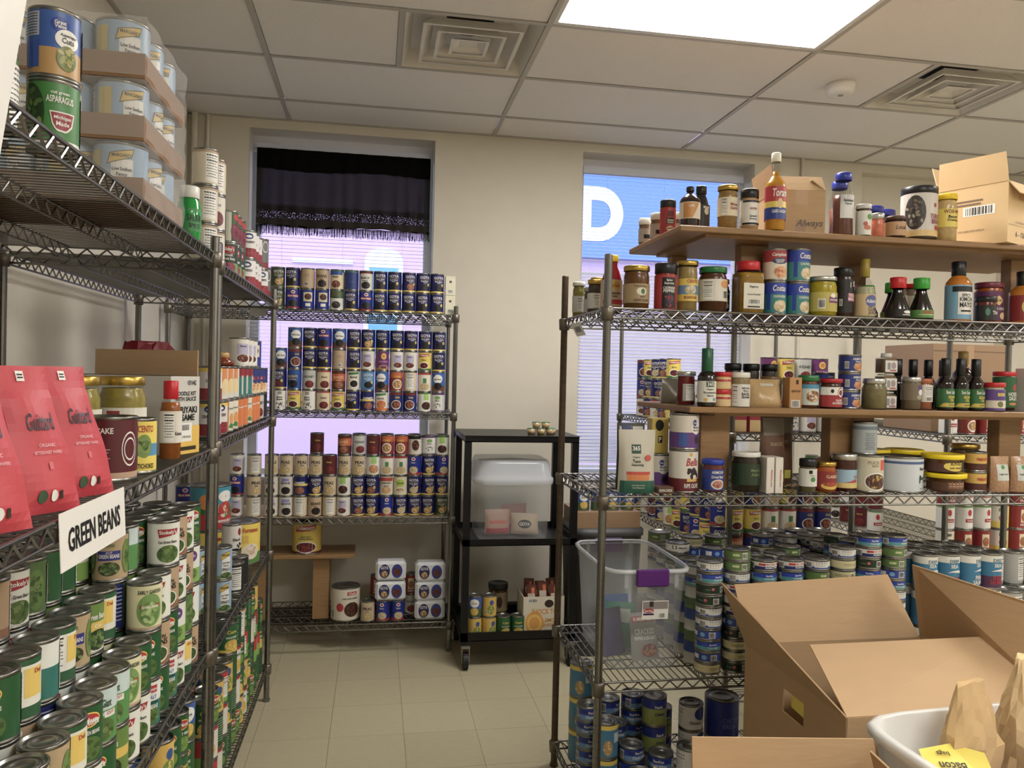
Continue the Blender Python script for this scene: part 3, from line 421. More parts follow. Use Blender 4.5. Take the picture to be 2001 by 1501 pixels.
def jar(name, label, x, y, z, r, h, fill, lidc, lab=None, rot=0., lidh=.016, rn=.86, clear=True, cat='jar', sh=.78, power=None):
    l = None
    if lab: z0, z1, c, its = lab[:4]; l = (r, h*z0, h*z1, c, its)+tuple(lab[4:])
    return vessel(name, cat, label, x, y, z, jp(r, h-lidh*.3, rn, sh), fill, (r*rn+.003, h-lidh, h, lidc), l, rot, clear, power=power)
def spice(name, label, x, y, z, r, h, fill, capc, lab=None, rot=0., caph=.025, clear=True, cat='spice jar'):
    l = None
    if lab: z0, z1, c, its = lab[:4]; l = (r, h*z0, h*z1, c, its)
    return vessel(name, cat, label, x, y, z, [(r*.94, 0), (r, .004), (r, h-caph-.006), (r*.93, h-caph), (r*.93, h-.004)], fill, (r*1.0, h-caph, h, capc), l, rot, clear, lidname='cap')
def bottle(name, label, x, y, z, r, h, fill, capc, lab=None, rot=0., rn=.3, zs=.55, ze=.72, caph=.03, clear=False, cat='bottle', level=.78, capr=None, waist=None):
    p = [(r*.92, 0), (r, .005)]
    if waist: p += [(r, h*zs*.3), (r*waist, h*zs*.6), (r*.98, h*zs*.95)]
    p += [(r, h*zs), (r*.9, h*(zs*.7+ze*.3)), (r*(rn+.18), h*(zs*.25+ze*.75)), (r*rn, h*ze), (r*rn, h-caph*.4)]
    l = None
    if lab: z0, z1, c, its = lab[:4]; l = (r, h*z0, h*z1, c, its)+tuple(lab[4:])
    return vessel(name, cat, label, x, y, z, p, fill, ((capr or r*rn+.003), h-caph, h, capc), l, rot, clear, level=level, lidname='cap')
def carton(name, label, x, y, z, w_, d_, h, c, front=(), side=(), rot=0., cat='box', top=None):
    """closed printed box standing on z, its front facing -Y; side is the -X face, sider the +X"""
    o = MB().box(-w_/2, w_/2, -d_/2, d_/2, 0, h, c, .0015).build(name, PRINT, None, (x, y, z), rot, label, cat)
    for its, mp in ((front, Plane((0, -d_/2, 0), (w_/2, 0, 0), (0, 0, h), (0, -1, 0))), (side, Plane((w_/2, 0, 0), (0, d_/2, 0), (0, 0, h), (1, 0, 0)))):
        if its: m = MB(); decal(m, mp, its); m.build('print', PRINT, o)
    if top: MB().box(-w_/2, w_/2, -d_/2, d_/2, h, h+.001, top).build('lid_flap', PRINT, o)
    return o
class PouchMap:
    def __init__(s, w_, h, d_, ins): s.w = w_; s.h = h; s.d = d_; s.ins = ins; s.W = w_/2; s.H = h
    def depth(s, u, z):
        t = max(0., min(1., z)); p = (1-t**2.2)*(1-.25*math.exp(-t*9)); return s.d/2*p*max(0., 1-abs(u)**2.6)**.6+.0006
    def __call__(s, u, z, off):
        wv = .0012*math.sin(9*z+4*u)*(1-abs(u)); return (s.w/2*u*(1-s.ins*(1-abs(z-.55)*1.6)), -(s.depth(u, z)+off+wv*.6), s.h*z)
def pouch(name, label, x, y, z, w_, h, d_, c, items=(), rot=0., cat='bag', m=None, ins=.06, tilt=0.):
    mp = PouchMap(w_, h, d_, ins); b = MB(); NU, NZ = 12, 14
    for sgn in (1, -1):
        V = []; F = []
        for j in range(NZ+1):
            for i in range(NU+1):
                p = mp(-1+2*i/NU, j/NZ, 0); V.append((p[0], p[1]*sgn, p[2]))
        for j in range(NZ):
            for i in range(NU):
                a = j*(NU+1)+i; q = (a, a+1, a+NU+2, a+NU+1); F.append(q if sgn > 0 else q[::-1])
        b.add(V, F, c, True)
    V = [];
    for i in range(NU+1):
        p = mp(-1+2*i/NU, 0, 0); V += [(p[0], p[1], 0), (p[0], -p[1], 0)]
    b.add(V, [(2*i, 2*i+1, 2*i+3, 2*i+2) for i in range(NU)], c)
    o = b.build(name, m or print_mat('matte_pouch', .5), None, (x, y, z), rot, label, cat)
    if tilt: o.rotation_euler = (tilt, 0, rot)
    if items:
        q = MB(); decal(q, mp, items, .0016); q.build('print', PRINT, o)
    return o

class BagMap:
    def __init__(s, w_, h, d_): s.w = w_; s.h = h; s.d = d_; s.W = w_/2; s.H = h
    def hd(s, t): return s.d/2*max(0., 1-t/.84)**.6*(.88+.12*math.cos(t*3))+.0008
    def hw(s, t): return s.w/2*(1-.24*math.sin(min(1., t/.8)*1.9)+.10*max(0, t-.7))
    def __call__(s, u, z, off):
        lean = .018*z*z
        return (s.hw(z)*u+.004*math.sin(5*z), -(s.hd(z)+(.010*(1-u*u)+.0015*math.sin(13*z+3*u))*min(1, 6*(1-z)+.1)*min(1, 8*z)+off)+lean, s.h*z)
def gusset_bag(name, label, x, y, z, w_, h, d_, c, items, rot, cat='bag'):
    mp = BagMap(w_, h, d_); b = MB(); NZ = 18; NU = 8; V = []; n = 2*(NU+1)+2
    for j in range(NZ+1):
        t = j/NZ; ring = []
        for i in range(NU+1): ring.append(mp(-1+2*i/NU, t, 0))
        k = mp.hw(t); g = min(.8, .25+.75*t)*min(mp.hd(t), k*.85); lean = .018*t*t
        ring.append((k-g, lean, h*t))
        for i in range(NU+1): p = mp(1-2*i/NU, t, 0); ring.append((p[0], 2*lean-p[1], p[2]))
        ring.append((-k+g, lean, h*t)); V += ring
    b.add(V, [(j*n+i, j*n+(i+1) % n, (j+1)*n+(i+1) % n, (j+1)*n+i) for j in range(NZ) for i in range(n)]+[tuple(range(n-1, -1, -1))], c)
    o = b.build(name, print_mat('matte_pouch', .5), None, (x, y, z), rot, label, cat)
    q = MB(); decal(q, mp, items, .0012); q.build('print', PRINT, o); return o

# ================================================================= the room
WALL = mat('cream_wall_paint', (212, 206, 191), .7, 0, .05, 8, .25)
SOFFIT = mat('ceiling_tile_white', (228, 225, 221), .9, 0, .05, 120, .5)
FRAMEW = mat('white_window_paint', (214, 214, 214), .5)
XL, XR, YB = -.565, 5.4, -7.0
def struct(name, mb, m, parent=None): return mb.build(name, m, parent, kind=None if parent else 'structure')
# floor with 12 inch vinyl tiles
def floor_mat():
    m = mat('vinyl_floor_tile', (176, 168, 140), .38, 0, .1, 26, 0, stretch=(1, 3, 1)); nt = m.node_tree; b = nt.nodes['Principled BSDF']
    oi = nt.nodes.new('ShaderNodeObjectInfo'); mr = nt.nodes.new('ShaderNodeMapRange'); mr.inputs[3].default_value = .96; mr.inputs[4].default_value = 1.03
    nt.links.new(oi.outputs['Random'], mr.inputs[0]); vm = nt.nodes.new('ShaderNodeVectorMath'); vm.operation = 'SCALE'
    src = b.inputs['Base Color'].links[0].from_socket
    vr = nt.nodes.new('ShaderNodeTexVoronoi'); vr.inputs['Scale'].default_value = 55; tc = nt.nodes.new('ShaderNodeTexCoord')
    nt.links.new(tc.outputs['Object'], vr.inputs['Vector']); rp = nt.nodes.new('ShaderNodeValToRGB'); rp.color_ramp.elements[0].position = .06; rp.color_ramp.elements[0].color = (.75, .72, .62, 1); rp.color_ramp.elements[1].position = .13; rp.color_ramp.elements[1].color = (0, 0, 0, 1)
    nt.links.new(vr.outputs['Distance'], rp.inputs[0]); ad = nt.nodes.new('ShaderNodeMix'); ad.data_type = 'RGBA'; ad.blend_type = 'LIGHTEN'; ad.inputs[0].default_value = .55
    nt.links.new(src, ad.inputs[6]); nt.links.new(rp.outputs[0], ad.inputs[7]); nt.links.new(ad.outputs[2], vm.inputs[0]); nt.links.new(mr.outputs[0], vm.inputs[3]); nt.links.new(vm.outputs[0], b.inputs['Base Color']); return m
FL = floor_mat()
fo = struct('floor', MB().box(XL-.2, XR+.2, YB-.2, .3, -.12, -.004), mat('tile_joint', (96, 90, 74), .8))
T = .3048; tm = MB().box(.0006, T-.0006, .0006, T-.0006, -.004, 0).mesh('floor_tile', FL)
for i in range(-4, 13):
    for j in range(1, 18):
        obj('floor_tile', tm, fo, (.3746+i*T, -j*T, 0))
struct('floor_beyond', MB().box(XL, XR, YB, -17*T-.0006, -.004, 0), FL)
# ceiling: 2 x 4 ft lay-in tiles on a tee grid
ce = struct('ceiling', MB().box(XL-.2, XR+.2, YB-.2, .35, CEIL+.25, CEIL+.35), mat('plenum', (60, 58, 55), .9))
D3 = .3638; CX = [-1.2192+1.2192*k for k in range(6)]; CY = [0.]+[-(D3+.6096*k) for k in range(12)]
VENTS = {(1, 2): .5, (3, 2): .5}; LAMPS = {(2, 4), (2, 9), (4, 5), (4, 9)}
_t = {}
def tile_mesh(w_, d_):
    k = (round(w_, 3), round(d_, 3))
    if k not in _t: _t[k] = MB().box(.011, w_-.011, .011, d_-.011, .003, .018, bev=.004).mesh('ceiling_tile', SOFFIT)
    return _t[k]
TEE = mat('grey_tee_bar', (176, 172, 164), .5)
for k, x in enumerate(CX):
    if k: MB().box(x-.012, x+.012, CY[-1], 0, CEIL-.002, CEIL+.003).build('grid_bar', TEE, ce)
    x1 = CX[k+1] if k+1 < len(CX) else XR
    xa = max(x, XL)
    for j in range(1, len(CY)):
        y1, y0 = CY[j-1], CY[j]
        if (k, j) in LAMPS: continue
        xe = x1-.6096 if (k, j+0) in ((1, 3), (3, 3)) else x1
        obj('ceiling_tile', tile_mesh(xe-xa, y1-y0), ce, (xa, y0, CEIL))
        if xe != x1: MB().box(xe-.012, xe+.012, y0, y1, CEIL-.002, CEIL+.003).build('grid_bar', TEE, ce)
for y in CY[1:]: MB().box(XL, XR, y-.011, y+.011, CEIL-.0016, CEIL+.003).build('grid_bar', TEE, ce)
MB().box(XL, XR, -.022, 0, CEIL-.003, CEIL+.003).build('edge_trim', TEE, ce); MB().box(XL, XL+.022, CY[-1], 0, CEIL-.003, CEIL+.003).build('edge_trim', TEE, ce)
# fluorescent panels
DIFF = mat('lit_diffuser', (255, 252, 246), .5, emit=((255, 251, 246), LAMP))
for (k, j) in sorted(LAMPS):
    x0, x1, y1, y0 = max(CX[k], XL), CX[k+1], CY[j-1], CY[j]
    o = empty('ceiling_lamp', (x0, y0, CEIL), 0, 'bright white fluorescent panel beside the two air vents' if j == 4 else 'white fluorescent panel over the room behind the racks', 'lamp', None if j == 4 else 'ceiling light panels')
    w_, d_ = x1-x0, y1-y0
    MB().box(.03, w_-.03, .03, d_-.03, .004, .010).build('diffuser', DIFF, o)
    MB().box(.011, w_-.011, .011, .031, 0, .06).box(.011, w_-.011, d_-.031, d_-.011, 0, .06).box(.011, .031, .031, d_-.031, 0, .06).box(w_-.031, w_-.011, .031, d_-.031, 0, .06).box(.031, w_-.031, .031, d_-.031, .05, .06).build('frame', FRAMEW, o)
# air diffusers
def sq(mb, a, za, b, zb, t=.004):
    for s_ in ((a, za, b, zb), (a-t, za+t*.4, b-t, zb+t*.4)):
        A = [(-s_[0], -s_[0], s_[1]), (s_[0], -s_[0], s_[1]), (s_[0], s_[0], s_[1]), (-s_[0], s_[0], s_[1])]; B = [(-s_[2], -s_[2], s_[3]), (s_[2], -s_[2], s_[3]), (s_[2], s_[2], s_[3]), (-s_[2], s_[2], s_[3])]
        mb.add(A+B, [(i, (i+1) % 4, 4+(i+1) % 4, 4+i) for i in range(4)])
    return mb
VENT = mat('vent_cream_metal', (220, 216, 208), .5, 0, .06, 10)
for i, (x, lab) in enumerate(((.9144, 'square cream air vent with nested louvres by the light panel'), (.9144+2.4384, 'square cream air vent with nested louvres near the smoke detector'))):
    y = -(D3+.6096*1.5)
    o = empty('air_vent', (x, y, CEIL), 0, lab, 'vent')
    m = MB(); sq(m, .295, -.001, .255, .075); sq(m, .255, .075, .11, .10); m.build('housing', VENT, o)
    MB().lathe([(.11, .098), (.11, .2), (0, .2)], 20).build('duct', mat('dark_duct', (30, 30, 44), .6), o)
    for a in (.215, .15, .085):
        q = MB(); sq(q, a, -.004, a-.045, .045 if a > .1 else .02); sq(q, a, -.004, a-.012, -.004)
        if a < .1: q.box(-.04, .04, -.04, .04, .018, .022)
        q.build('louvre', VENT, o)
o = empty('smoke_detector', (2.77, -1.245, CEIL), 0, 'round white smoke detector on the ceiling tile', 'detector')
MB().lathe([(.0, -.05), (.04, -.05), (.058, -.046), (.066, -.03), (.068, -.008), (.07, -.006), (.07, .003), (0, .003)], 28).build('housing', WHITEP, o)
MB().lathe([(0, -.053), (.012, -.053), (.014, -.05), (.014, -.049)], 16).build('test_button', mat('grey_button', (150, 150, 152), .5), o)

# walls ------------------------------------------------------------
WT = .24     # depth of the window reveals
SILL = .86; HEAD = 2.93
OPEN = [(-.225, .862), (1.79, 2.95), (3.72, 4.85)]
m = MB(); x = XL-.2
for a, b in OPEN:
    m.box(x, a, 0, WT, 0, CEIL+.05); m.box(a, b, 0, WT, 0, SILL); m.box(a, b, 0, WT, HEAD, CEIL+.05); x = b
m.box(x, XR+.2, 0, WT, 0, CEIL+.05)
struct('wall_back', m, WALL)
struct('wall_left', MB().box(XL-.15, XL, YB, 0, 0, CEIL+.05), WALL)
struct('wall_right', MB().box(XR, XR+.15, YB, 0, 0, CEIL+.05), WALL)
struct('wall_front', MB().box(XL-.15, XR+.15, YB-.15, YB, 0, CEIL+.05), WALL)
struct('trim_1', MB().tube((-.525, -.022, 0), (-.525, -.022, CEIL), .018, 10).tube((-.455, -.012, 0), (-.455, -.012, CEIL), .011, 8), WALL)
struct('baseboard_back', MB().box(-.5, XR, -.012, 0, 0, .10), mat('dark_vinyl_base', (70, 62, 52), .5))
struct('trim_2', MB().tube((3.28, -.012, 0), (3.28, -.012, CEIL), .011, 8), WALL)
PANE = clear_mat('window_glass', (200, 215, 235), .06, .02)
SLAT = mat('blind_slat', (206, 210, 222), .45)
struct('wall_alcove', MB().box(3.72, 4.85, .10, WT-.001, SILL, HEAD), WALL)
for n, (a, b) in enumerate(OPEN[:2]):
    wo = empty('window_%d' % (n+1), ((a+b)/2, WT-.05, SILL)); wo['kind'] = 'structure'; hw = (b-a)/2; H = HEAD-SILL
    MB().box(-hw, -hw+.05, -.03, .03, 0, H).build('jamb', FRAMEW, wo); MB().box(hw-.05, hw, -.03, .03, 0, H).build('jamb', FRAMEW, wo)
    MB().box(-hw+.05, hw-.05, -.03, .03, H-.07, H).build('head_rail', FRAMEW, wo); MB().box(-hw+.05, hw-.05, -.03, .03, 0, .05).build('sill_rail', FRAMEW, wo)
    MB().box(-hw+.05, hw-.05, -.02, .02, H*.5-.022, H*.5+.022).build('meeting_rail', FRAMEW, wo)
    MB().box(-hw+.05, hw-.05, .004, .008, .05, H*.5-.022).build('pane', PANE, wo); MB().box(-hw+.05, hw-.05, .004, .008, H*.5+.022, H-.07).build('pane', PANE, wo)
    MB().box(-hw, hw, -WT+.04, -.03, -.0, .018).build('window_stool', FRAMEW, wo)
    # venetian blind
    lab = ('open white venetian blind behind the black valance', 'white venetian blind in the window behind the condiment rack')[n]
    bl = empty('venetian_blind', ((a+b)/2, WT-.125, HEAD-.06), 0, lab, 'blind')
    w2 = hw-.03; MB().box(-w2, w2, -.02, .02, -.045, 0).build('head_box', SLAT, bl)
    zend = (1.34, .95)[n]; sm = []
    for tilt in ((.06, .06), (.22, .85))[n]:
        c_, s_ = math.cos(tilt)*.0125, math.sin(tilt)*.0125
        q = MB(); q.add([(-w2, -c_, -s_), (w2, -c_, -s_), (w2, 0, .0016), (-w2, 0, .0016), (w2, c_, s_), (-w2, c_, s_)], [(0, 1, 2, 3), (3, 2, 4, 5)]); sm.append(q.mesh('slat', SLAT))
    z = -.06
    while HEAD-.06+z > zend: obj('slat', sm[0 if HEAD-.06+z > 2.2 else 1], bl, (0, 0, z)); z -= .0225
    MB().box(-w2, w2, -.014, .014, z-.016, z).build('bottom_rail', SLAT, bl)
    for fx in (-.7, 0, .7): MB().tube((fx*w2, -.0135, z), (fx*w2, -.0135, -.04), .0009, 4).build('ladder_cord', SLAT, bl)
# outside: a lilac facade across the street with an arched window and a sign
fa = empty('opposite_building', (0, 12, -.5), 0, 'lilac painted building across the street with arched window', 'building')
MB().box(-10, 16, 0, .4, 0, 9).build('facade', mat('lilac_render', (214, 184, 222), .8, 0, .04, 1), fa)
MB().box(.26, 1.06, -.05, 0, 2.3, 4.34).build('window_surround', mat('white_stone', (232, 234, 238), .7), fa)
q = MB(); q.add([(.66+.40*math.cos(t), y, 4.34+.28*math.sin(t)) for y in (-.05, 0) for t in [math.pi*i/12 for i in range(13)]], [tuple(range(12, -1, -1))]+[(i, i+1, 14+i, 13+i) for i in range(12)]); q.build('arch', mat('white_stone'), fa)
MB().box(.36, .96, -.06, -.05, 2.4, 4.2).build('window_pane', mat('sky_blue_glass', (110, 170, 214), .2), fa)
MB().box(-1.2, .02, -.06, 0, 4.24, 4.32).build('ledge', mat('white_stone'), fa)
MB().box(-10, 16, -.1, 0, 6.6, 7.2).build('cornice', mat('white_stone'), fa)
sg = MB().box(4.3, 9.5, -.25, -.1, 4.6, 6.5).build('shop_sign', mat('sign_blue', (104, 140, 214), .5), fa)
text2d('D', .055, 8)
q = MB(); decal(q, Plane((5.28, -.25, 4.75), (.5, 0, 0), (0, 0, 1.6), (0, -1, 0)), [('text', 'D', 0, .5, 2., .74, W_)], .01); q.build('sign_letter', PRINT, sg)
struct('ground_outside', MB().box(-12, 18, .3, 16, -.7, -.5), mat('asphalt', (110, 110, 112), .9, 0, .1, 3))
# black valance
va = empty('window_valance', (.325, .075, 2.835), 0, 'short black sheer valance with lace band and fringe over the window', 'curtain')
def cloth(z0, z1, wav, col, yo=0.):
    q = MB(); N = 90; V = []
    for j, z in enumerate((z0, (z0+z1)/2, z1)):
        for i in range(N+1):
            u = -1+2*i/N; a = (.3+.7*j/2); V.append((u*.515, -.012*a*math.sin(u*34+1.3*math.sin(u*9))*wav-.006+yo, z+.008*math.sin(u*4)*(j > 1)))
    q.add(V, [(j*(N+1)+i+1, j*(N+1)+i, (j+1)*(N+1)+i, (j+1)*(N+1)+i+1) for j in range(2) for i in range(N)], col, True); return q
def sheer(name, c, amt, lace=False):
    m = clear_mat(name, c, amt, .8)
    if lace:
        nt = m.node_tree; v = nt.nodes.new('ShaderNodeTexVoronoi'); v.inputs['Scale'].default_value = 130; tc = nt.nodes.new('ShaderNodeTexCoord'); r_ = nt.nodes.new('ShaderNodeMapRange')
        r_.inputs[1].default_value = .15; r_.inputs[2].default_value = .4; r_.inputs[3].default_value = .6; r_.inputs[4].default_value = 1.
        nt.links.new(tc.outputs['Object'], v.inputs['Vector']); nt.links.new(v.outputs['Distance'], r_.inputs[0])
        nt.links.new(r_.outputs[0], [n_ for n_ in nt.nodes if n_.type == 'MIX_SHADER'][0].inputs[0])
    return m
cloth(0, -.125, .6, K_, -.004).build('rod_pocket', mat('black_cloth', (7, 7, 7), .9, spec=.1), va)
cloth(-.07, -.37, 1., K_).build('sheer_panel', sheer('black_sheer', (6, 6, 6), .988), va)
cloth(-.335, -.44, 1., K_, .004).build('lace_band', sheer('black_lace', (7, 7, 7), .8, True), va)
cloth(-.415, -.46, 1., K_, -.003).build('hem', mat('dark_brown_hem', (40, 34, 30), .9), va)
q = MB()
for i in range(420):
    u = -1+2*i/419; q.tube((u*.515, -.008-.010*math.sin(u*34), -.455), (u*.515+random.uniform(-.004, .004), -.008-.010*math.sin(u*34), -.505+random.uniform(-.014, .01)), .0014, 3, K_, False)
fr = q.build('fringe', mat('black_cloth'), va); fr['kind'] = 'stuff'
MB().tube((-.535, .004, -.02), (.535, .004, -.02), .007, 8).build('curtain_rod', FRAMEW, va)

# ================================================================= wire racks
def post_mesh(h, rusty=False):
    R_ = .0127; P = [(0, 0), (.016, 0), (.016, .012), (R_, .014)]; z = .06
    while z < h-.03: P += [(R_, z-.0009), (R_-.0007, z-.0008), (R_-.0007, z+.0008), (R_, z+.0009)]; z += .0254
    P += [(R_, h-.003), (R_-.002, h), (0, h)]
    return MB().lathe(P, 14, smooth=False).mesh('post', mat('rusty_post', (92, 78, 64), .55, .6, .5, 60) if rusty else CHROME)
_sh = {}
def shelf_mesh(L, Wd, along='x'):
    k = (round(L, 3), round(Wd, 3), along)
    if k in _sh: return _sh[k]
    q = MB(); a, b = L/2, Wd/2
    def P(x, y, z): return (x, y, z) if along == 'x' else (y, x, z)
    def truss(p, r_, s=.0026):
        (x0, y0), (x1, y1) = p; n = max(2, int(math.hypot(x1-x0, y1-y0)/.052)); pts = []
        q.tube(P(x0, y0, -.004), P(x1, y1, -.004), r_, 6); q.tube(P(x0, y0, -.034), P(x1, y1, -.034), r_, 6)
        for i in range(2*n+1):
            t = i/(2*n); pts.append(P(x0+(x1-x0)*t, y0+(y1-y0)*t, -.007 if i % 2 else -.031))
        q.path(pts, s, 5)
    truss(((-a, -b), (a, -b)), .0038); truss(((-a, b), (a, b)), .0038); truss(((-a, -b), (-a, b)), .0038); truss(((a, -b), (a, b)), .0038)
    truss(((-a, -b/3), (a, -b/3)), .0028, .002); truss(((-a, b/3), (a, b/3)), .0028, .002)
    d = MB(); n = int(L/.0225)
    for i in range(1, n): x = -a+L*i/n; d.tube(P(x, -b, -.0018), P(x, b, -.0018), .0018, 4, caps=False)
    _sh[k] = (q.mesh('wire_shelf', CHROME), d.mesh('deck_wires', CHROME)); return _sh[k]
_cl = MB().lathe([(.0135, -.045), (.019, -.044), (.021, -.004), (.0175, 0), (.0135, .001)], 12).mesh('collar', mat('collar_metal', (120, 114, 104), .4, .8, .2, 30))
def rack(label, x0, x1, y0, y1, zs, h, rusty=(), group=None):
    """x0..y1: post centres"""
    o = empty('wire_rack', ((x0+x1)/2, (y0+y1)/2, 0), 0, label, 'rack', group); hx, hy = (x1-x0)/2, (y1-y0)/2
    pm = post_mesh(h); pr = post_mesh(h, True)
    for i, (sx, sy) in enumerate(((-1, -1), (1, -1), (-1, 1), (1, 1))): obj('post', pr if i in rusty else pm, o, (sx*hx, sy*hy, 0))
    lx, ly = x1-x0-.03, y1-y0-.03
    s_, d_ = shelf_mesh(lx+.03, ly+.03, 'x') if lx > ly else shelf_mesh(ly+.03, lx+.03, 'y')
    for z in zs:
        so = obj('wire_shelf', s_, o, (0, 0, z)); obj('deck_wires', d_, so)
        for sx, sy in ((-1, -1), (1, -1), (-1, 1), (1, 1)): obj('collar', _cl, so, (sx*hx, sy*hy, 0))
    return o
ZB = (1.835, 1.30, .735, .165); ZL = (1.845, 1.285, .70, .16); ZM = (1.83, 1.30, .69, .17); ZR = (1.735, 1.14, .55, .10); Z2 = (1.29, .745, .17)
rack('chrome wire rack of bean cans in front of the curtained window', -.52, .955, -.557, -.105, ZB, 1.88)
rack('chrome wire rack of green beans along the left wall', -.505, .071, -3.96, -2.46, ZL, 1.89)
rack('chrome wire rack between the green beans rack and the window', -.505, .071, -2.41, -1.12, ZM, 1.88)
rack('chrome wire rack with wooden risers, sauces and tuna', 1.245, 3.2, -2.44, -1.868, ZR, 1.90, (2,))
rack('chrome wire rack standing end-on to the window behind the sauces', 2.03, 2.60, -1.69, -.13, Z2, 1.85)
rack('chrome wire rack of tomato cans behind the salmon', 3.06, 3.65, -1.69, -.13, Z2, 1.85)
def hang_tag(label, x, y, z, w_, h, rot, items, tiltx=0., c=W_):
    o = MB().box(-w_/2, w_/2, -.0006, .0006, 0, h, c).build('shelf_sign', PRINT, None, (x, y, z), rot, label, 'sign'); o.rotation_euler = (tiltx, 0, rot)
    q = MB(); decal(q, Plane((0, -.0006, 0), (w_/2, 0, 0), (0, 0, h), (0, -1, 0)), items); q.build('lettering', PRINT, o)
hang_tag('white paper sign reading GREEN BEANS hung on the shelf edge', .0835, -3.44, 1.205, .285, .088, math.pi/2-.02, [('text', 'GREEN BEANS', 0, .48, 1.6, .42, K_)], -.05)
hang_tag('small white card clipped under the condiment rack top shelf', 1.232, -2.18, 1.655, .12, .05, -math.pi/2, [('rect', 0, .5, 1.2, .4, (120, 120, 120))], .5)
hang_tag('small grey card hanging under the corner shelf by window', -.0, -1.10, 1.755, .07, .035, 0, [], 0, (180, 178, 170))

# ================================================================= back rack: beans
P1 = 'on the window rack top shelf'; P2 = 'on the window rack second shelf'; P3 = 'on the window rack third shelf'; P4 = 'on the window rack lowest shelf'
DX = .0765
T1 = 'goya_green kras bluepic bluepic greenwhite goya_black kras goya_black goya_black goya_black goya_black goya_black'.split()
T2 = 'goya_green goya_black tanback tanbeans creamblue blueplain creamblack goya_black goya_black goya_pinto goya_black goya_black'.split()
for i in range(12): stack([T1[i], T2[i]], .012+DX*i, -.50, ZB[0], P1, 0)
for i in (1, 4, 6, 8, 10): stack(['goya_black', 'goya_black'], .012+DX*i, -.42, ZB[0], P1, 0)
for k in range(2): carton('food_carton', ('lower', 'upper')[k]+' cream carton at the end of the top bean shelf', .925, -.49, ZB[0]+.106*k, .055, .07, .105, (226, 222, 190), [('rect', 0, .7, .5, .12, (90, 96, 80)), ('bars', 0, .2, 1., .2)])
B = ['s365 furm s365 creamred furm goya_black farmer grnorange pintonavy pintonavy whitegreen whitepurple'.split(),
     'goya_red bush greykidney creamred brownorange grnbean goya_blue gvblack orangered factswhite whitered gvblack'.split(),
     'gvblack pintonavy goya_black goya_black tanback goya_black lavwhite purple lavwhite lavwhite furm goya_black'.split(),
     [None]+'gvblack goya_black kras gvblack goya_black goya_chick goya_black goya_black goya_black goya_black goya_black'.split()]
for i in range(12): stack([r[i] for r in B if r[i]], .03+DX*i, -.50, ZB[1], P2, 0)
for i in (2, 5, 7, 9): stack(['goya_black', 'goya_red', 'goya_black', 'goya_black'], .03+DX*i, -.42, ZB[1], P2, 0)
C = ['lilbeans lilbeans factswhite tanbeans factswhite lavwhite goya_pinto goya_chick kraswhite goya_white goya_chick goya_chick goya_green'.split(),
     'lilbeans lilbeans farmer goya_chick tanpeas whitegreen goya_chick goya_pinto garbred tuscan goya_white goya_chick goya_chick'.split(),
     'tanpeas tanpeas tanpeas tanpeas maroon tanpeas tanpeas whitegreenchick whitered whitered kraswhite goya_chick kraswhite'.split(),
     [None]*5+'brownorange greykidney maroon orangered orangered blackwhite whitepurple whitegreen'.split()]
for i in range(13): stack([r[i] for r in C if r[i]], .0+.0752*i, -.50, ZB[2], P3, 0)
stack(['factswhite', 'tanpeas', 'factswhite'], -.09, -.50, ZB[2], P3, .3); stack(['lavwhite', 'kras', 'lavwhite'], -.18, -.48, ZB[2], P3)
for i in (3, 6, 8, 10, 12): stack(['goya_chick']*3+['maroon'], .0+.0752*i, -.42, ZB[2], P3, 0)
# shelf-paper under the third row and the plank riser
MB().box(-.46, .93, -.545, -.12, ZB[2]-.0005, ZB[2]).build('shelf_liner', KRAFT, None, None, 0, 'thin brown cardboard liner under the chick pea cans', 'liner')
pl = empty('plank_riser', (.22, -.36, ZB[3]), 0, 'brown wooden plank riser on the lowest shelf', 'riser')
MB().box(-.34, .22, -.13, .13, .335, .355, bev=.002).build('board', WOOD, pl); MB().box(.0, .085, -.09, .09, 0, .335).build('leg', WOOD, pl); MB().box(-.32, -.235, -.09, .09, 0, .335).build('leg', WOOD, pl)
can('kidneyten', .18, -.40, ZB[3]+.355, 'standing on the plank riser')
can('chiliten', .395, -.44, ZB[3], 'beside the plank riser')
def pack(x, y, z, label, c1, c2):
    o = MB().box(-.082, .082, -.045, .045, 0, .105, (222, 222, 224), .014).build('shrink_pack', mat('white_shrink_film', (214, 216, 220), .2, 0, .05, 30), None, (x, y, z), 0, label, 'pack', 'white film-wrapped can packs')
    q = MB(); mp = Plane((0, -.045, 0), (.08, 0, 0), (0, 0, .105), (0, -1, 0))
    decal(q, mp, [('ell', -.42, .5, .36, .36, c1), ('ell', .42, .5, .36, .36, c2), ('text', 'GOYA', -.42, .68, .5, .16, W_), ('food', -.42, .36, .22, .18, (150, 110, 60), CHICK, 10, .25), ('food', .42, .45, .24, .2, (90, 40, 34), KID, 12, .25)]); q.build('print', PRINT, o)
for x in (.635, .85):
    for z in range(3):
        if x < .7 and z == 0: stack(['kraswhite'], .598, -.50, ZB[3], P4); stack(['kraswhite'], .676, -.50, ZB[3], P4)
        else: pack(x, -.49, ZB[3]+(.11 if x < .7 else .105)*z+(.0 if x > .7 else 0), 'white film-wrapped pack of navy bean cans on the lowest shelf', NAVY, (40, 60, 150))
stack(['tanpeas'], .516, -.50, ZB[3], P4); stack(['maroon', 'tomred'], .565, -.40, ZB[3], P4); stack(['greykidney', 'tomred'], .755, -.38, ZB[3], P4)

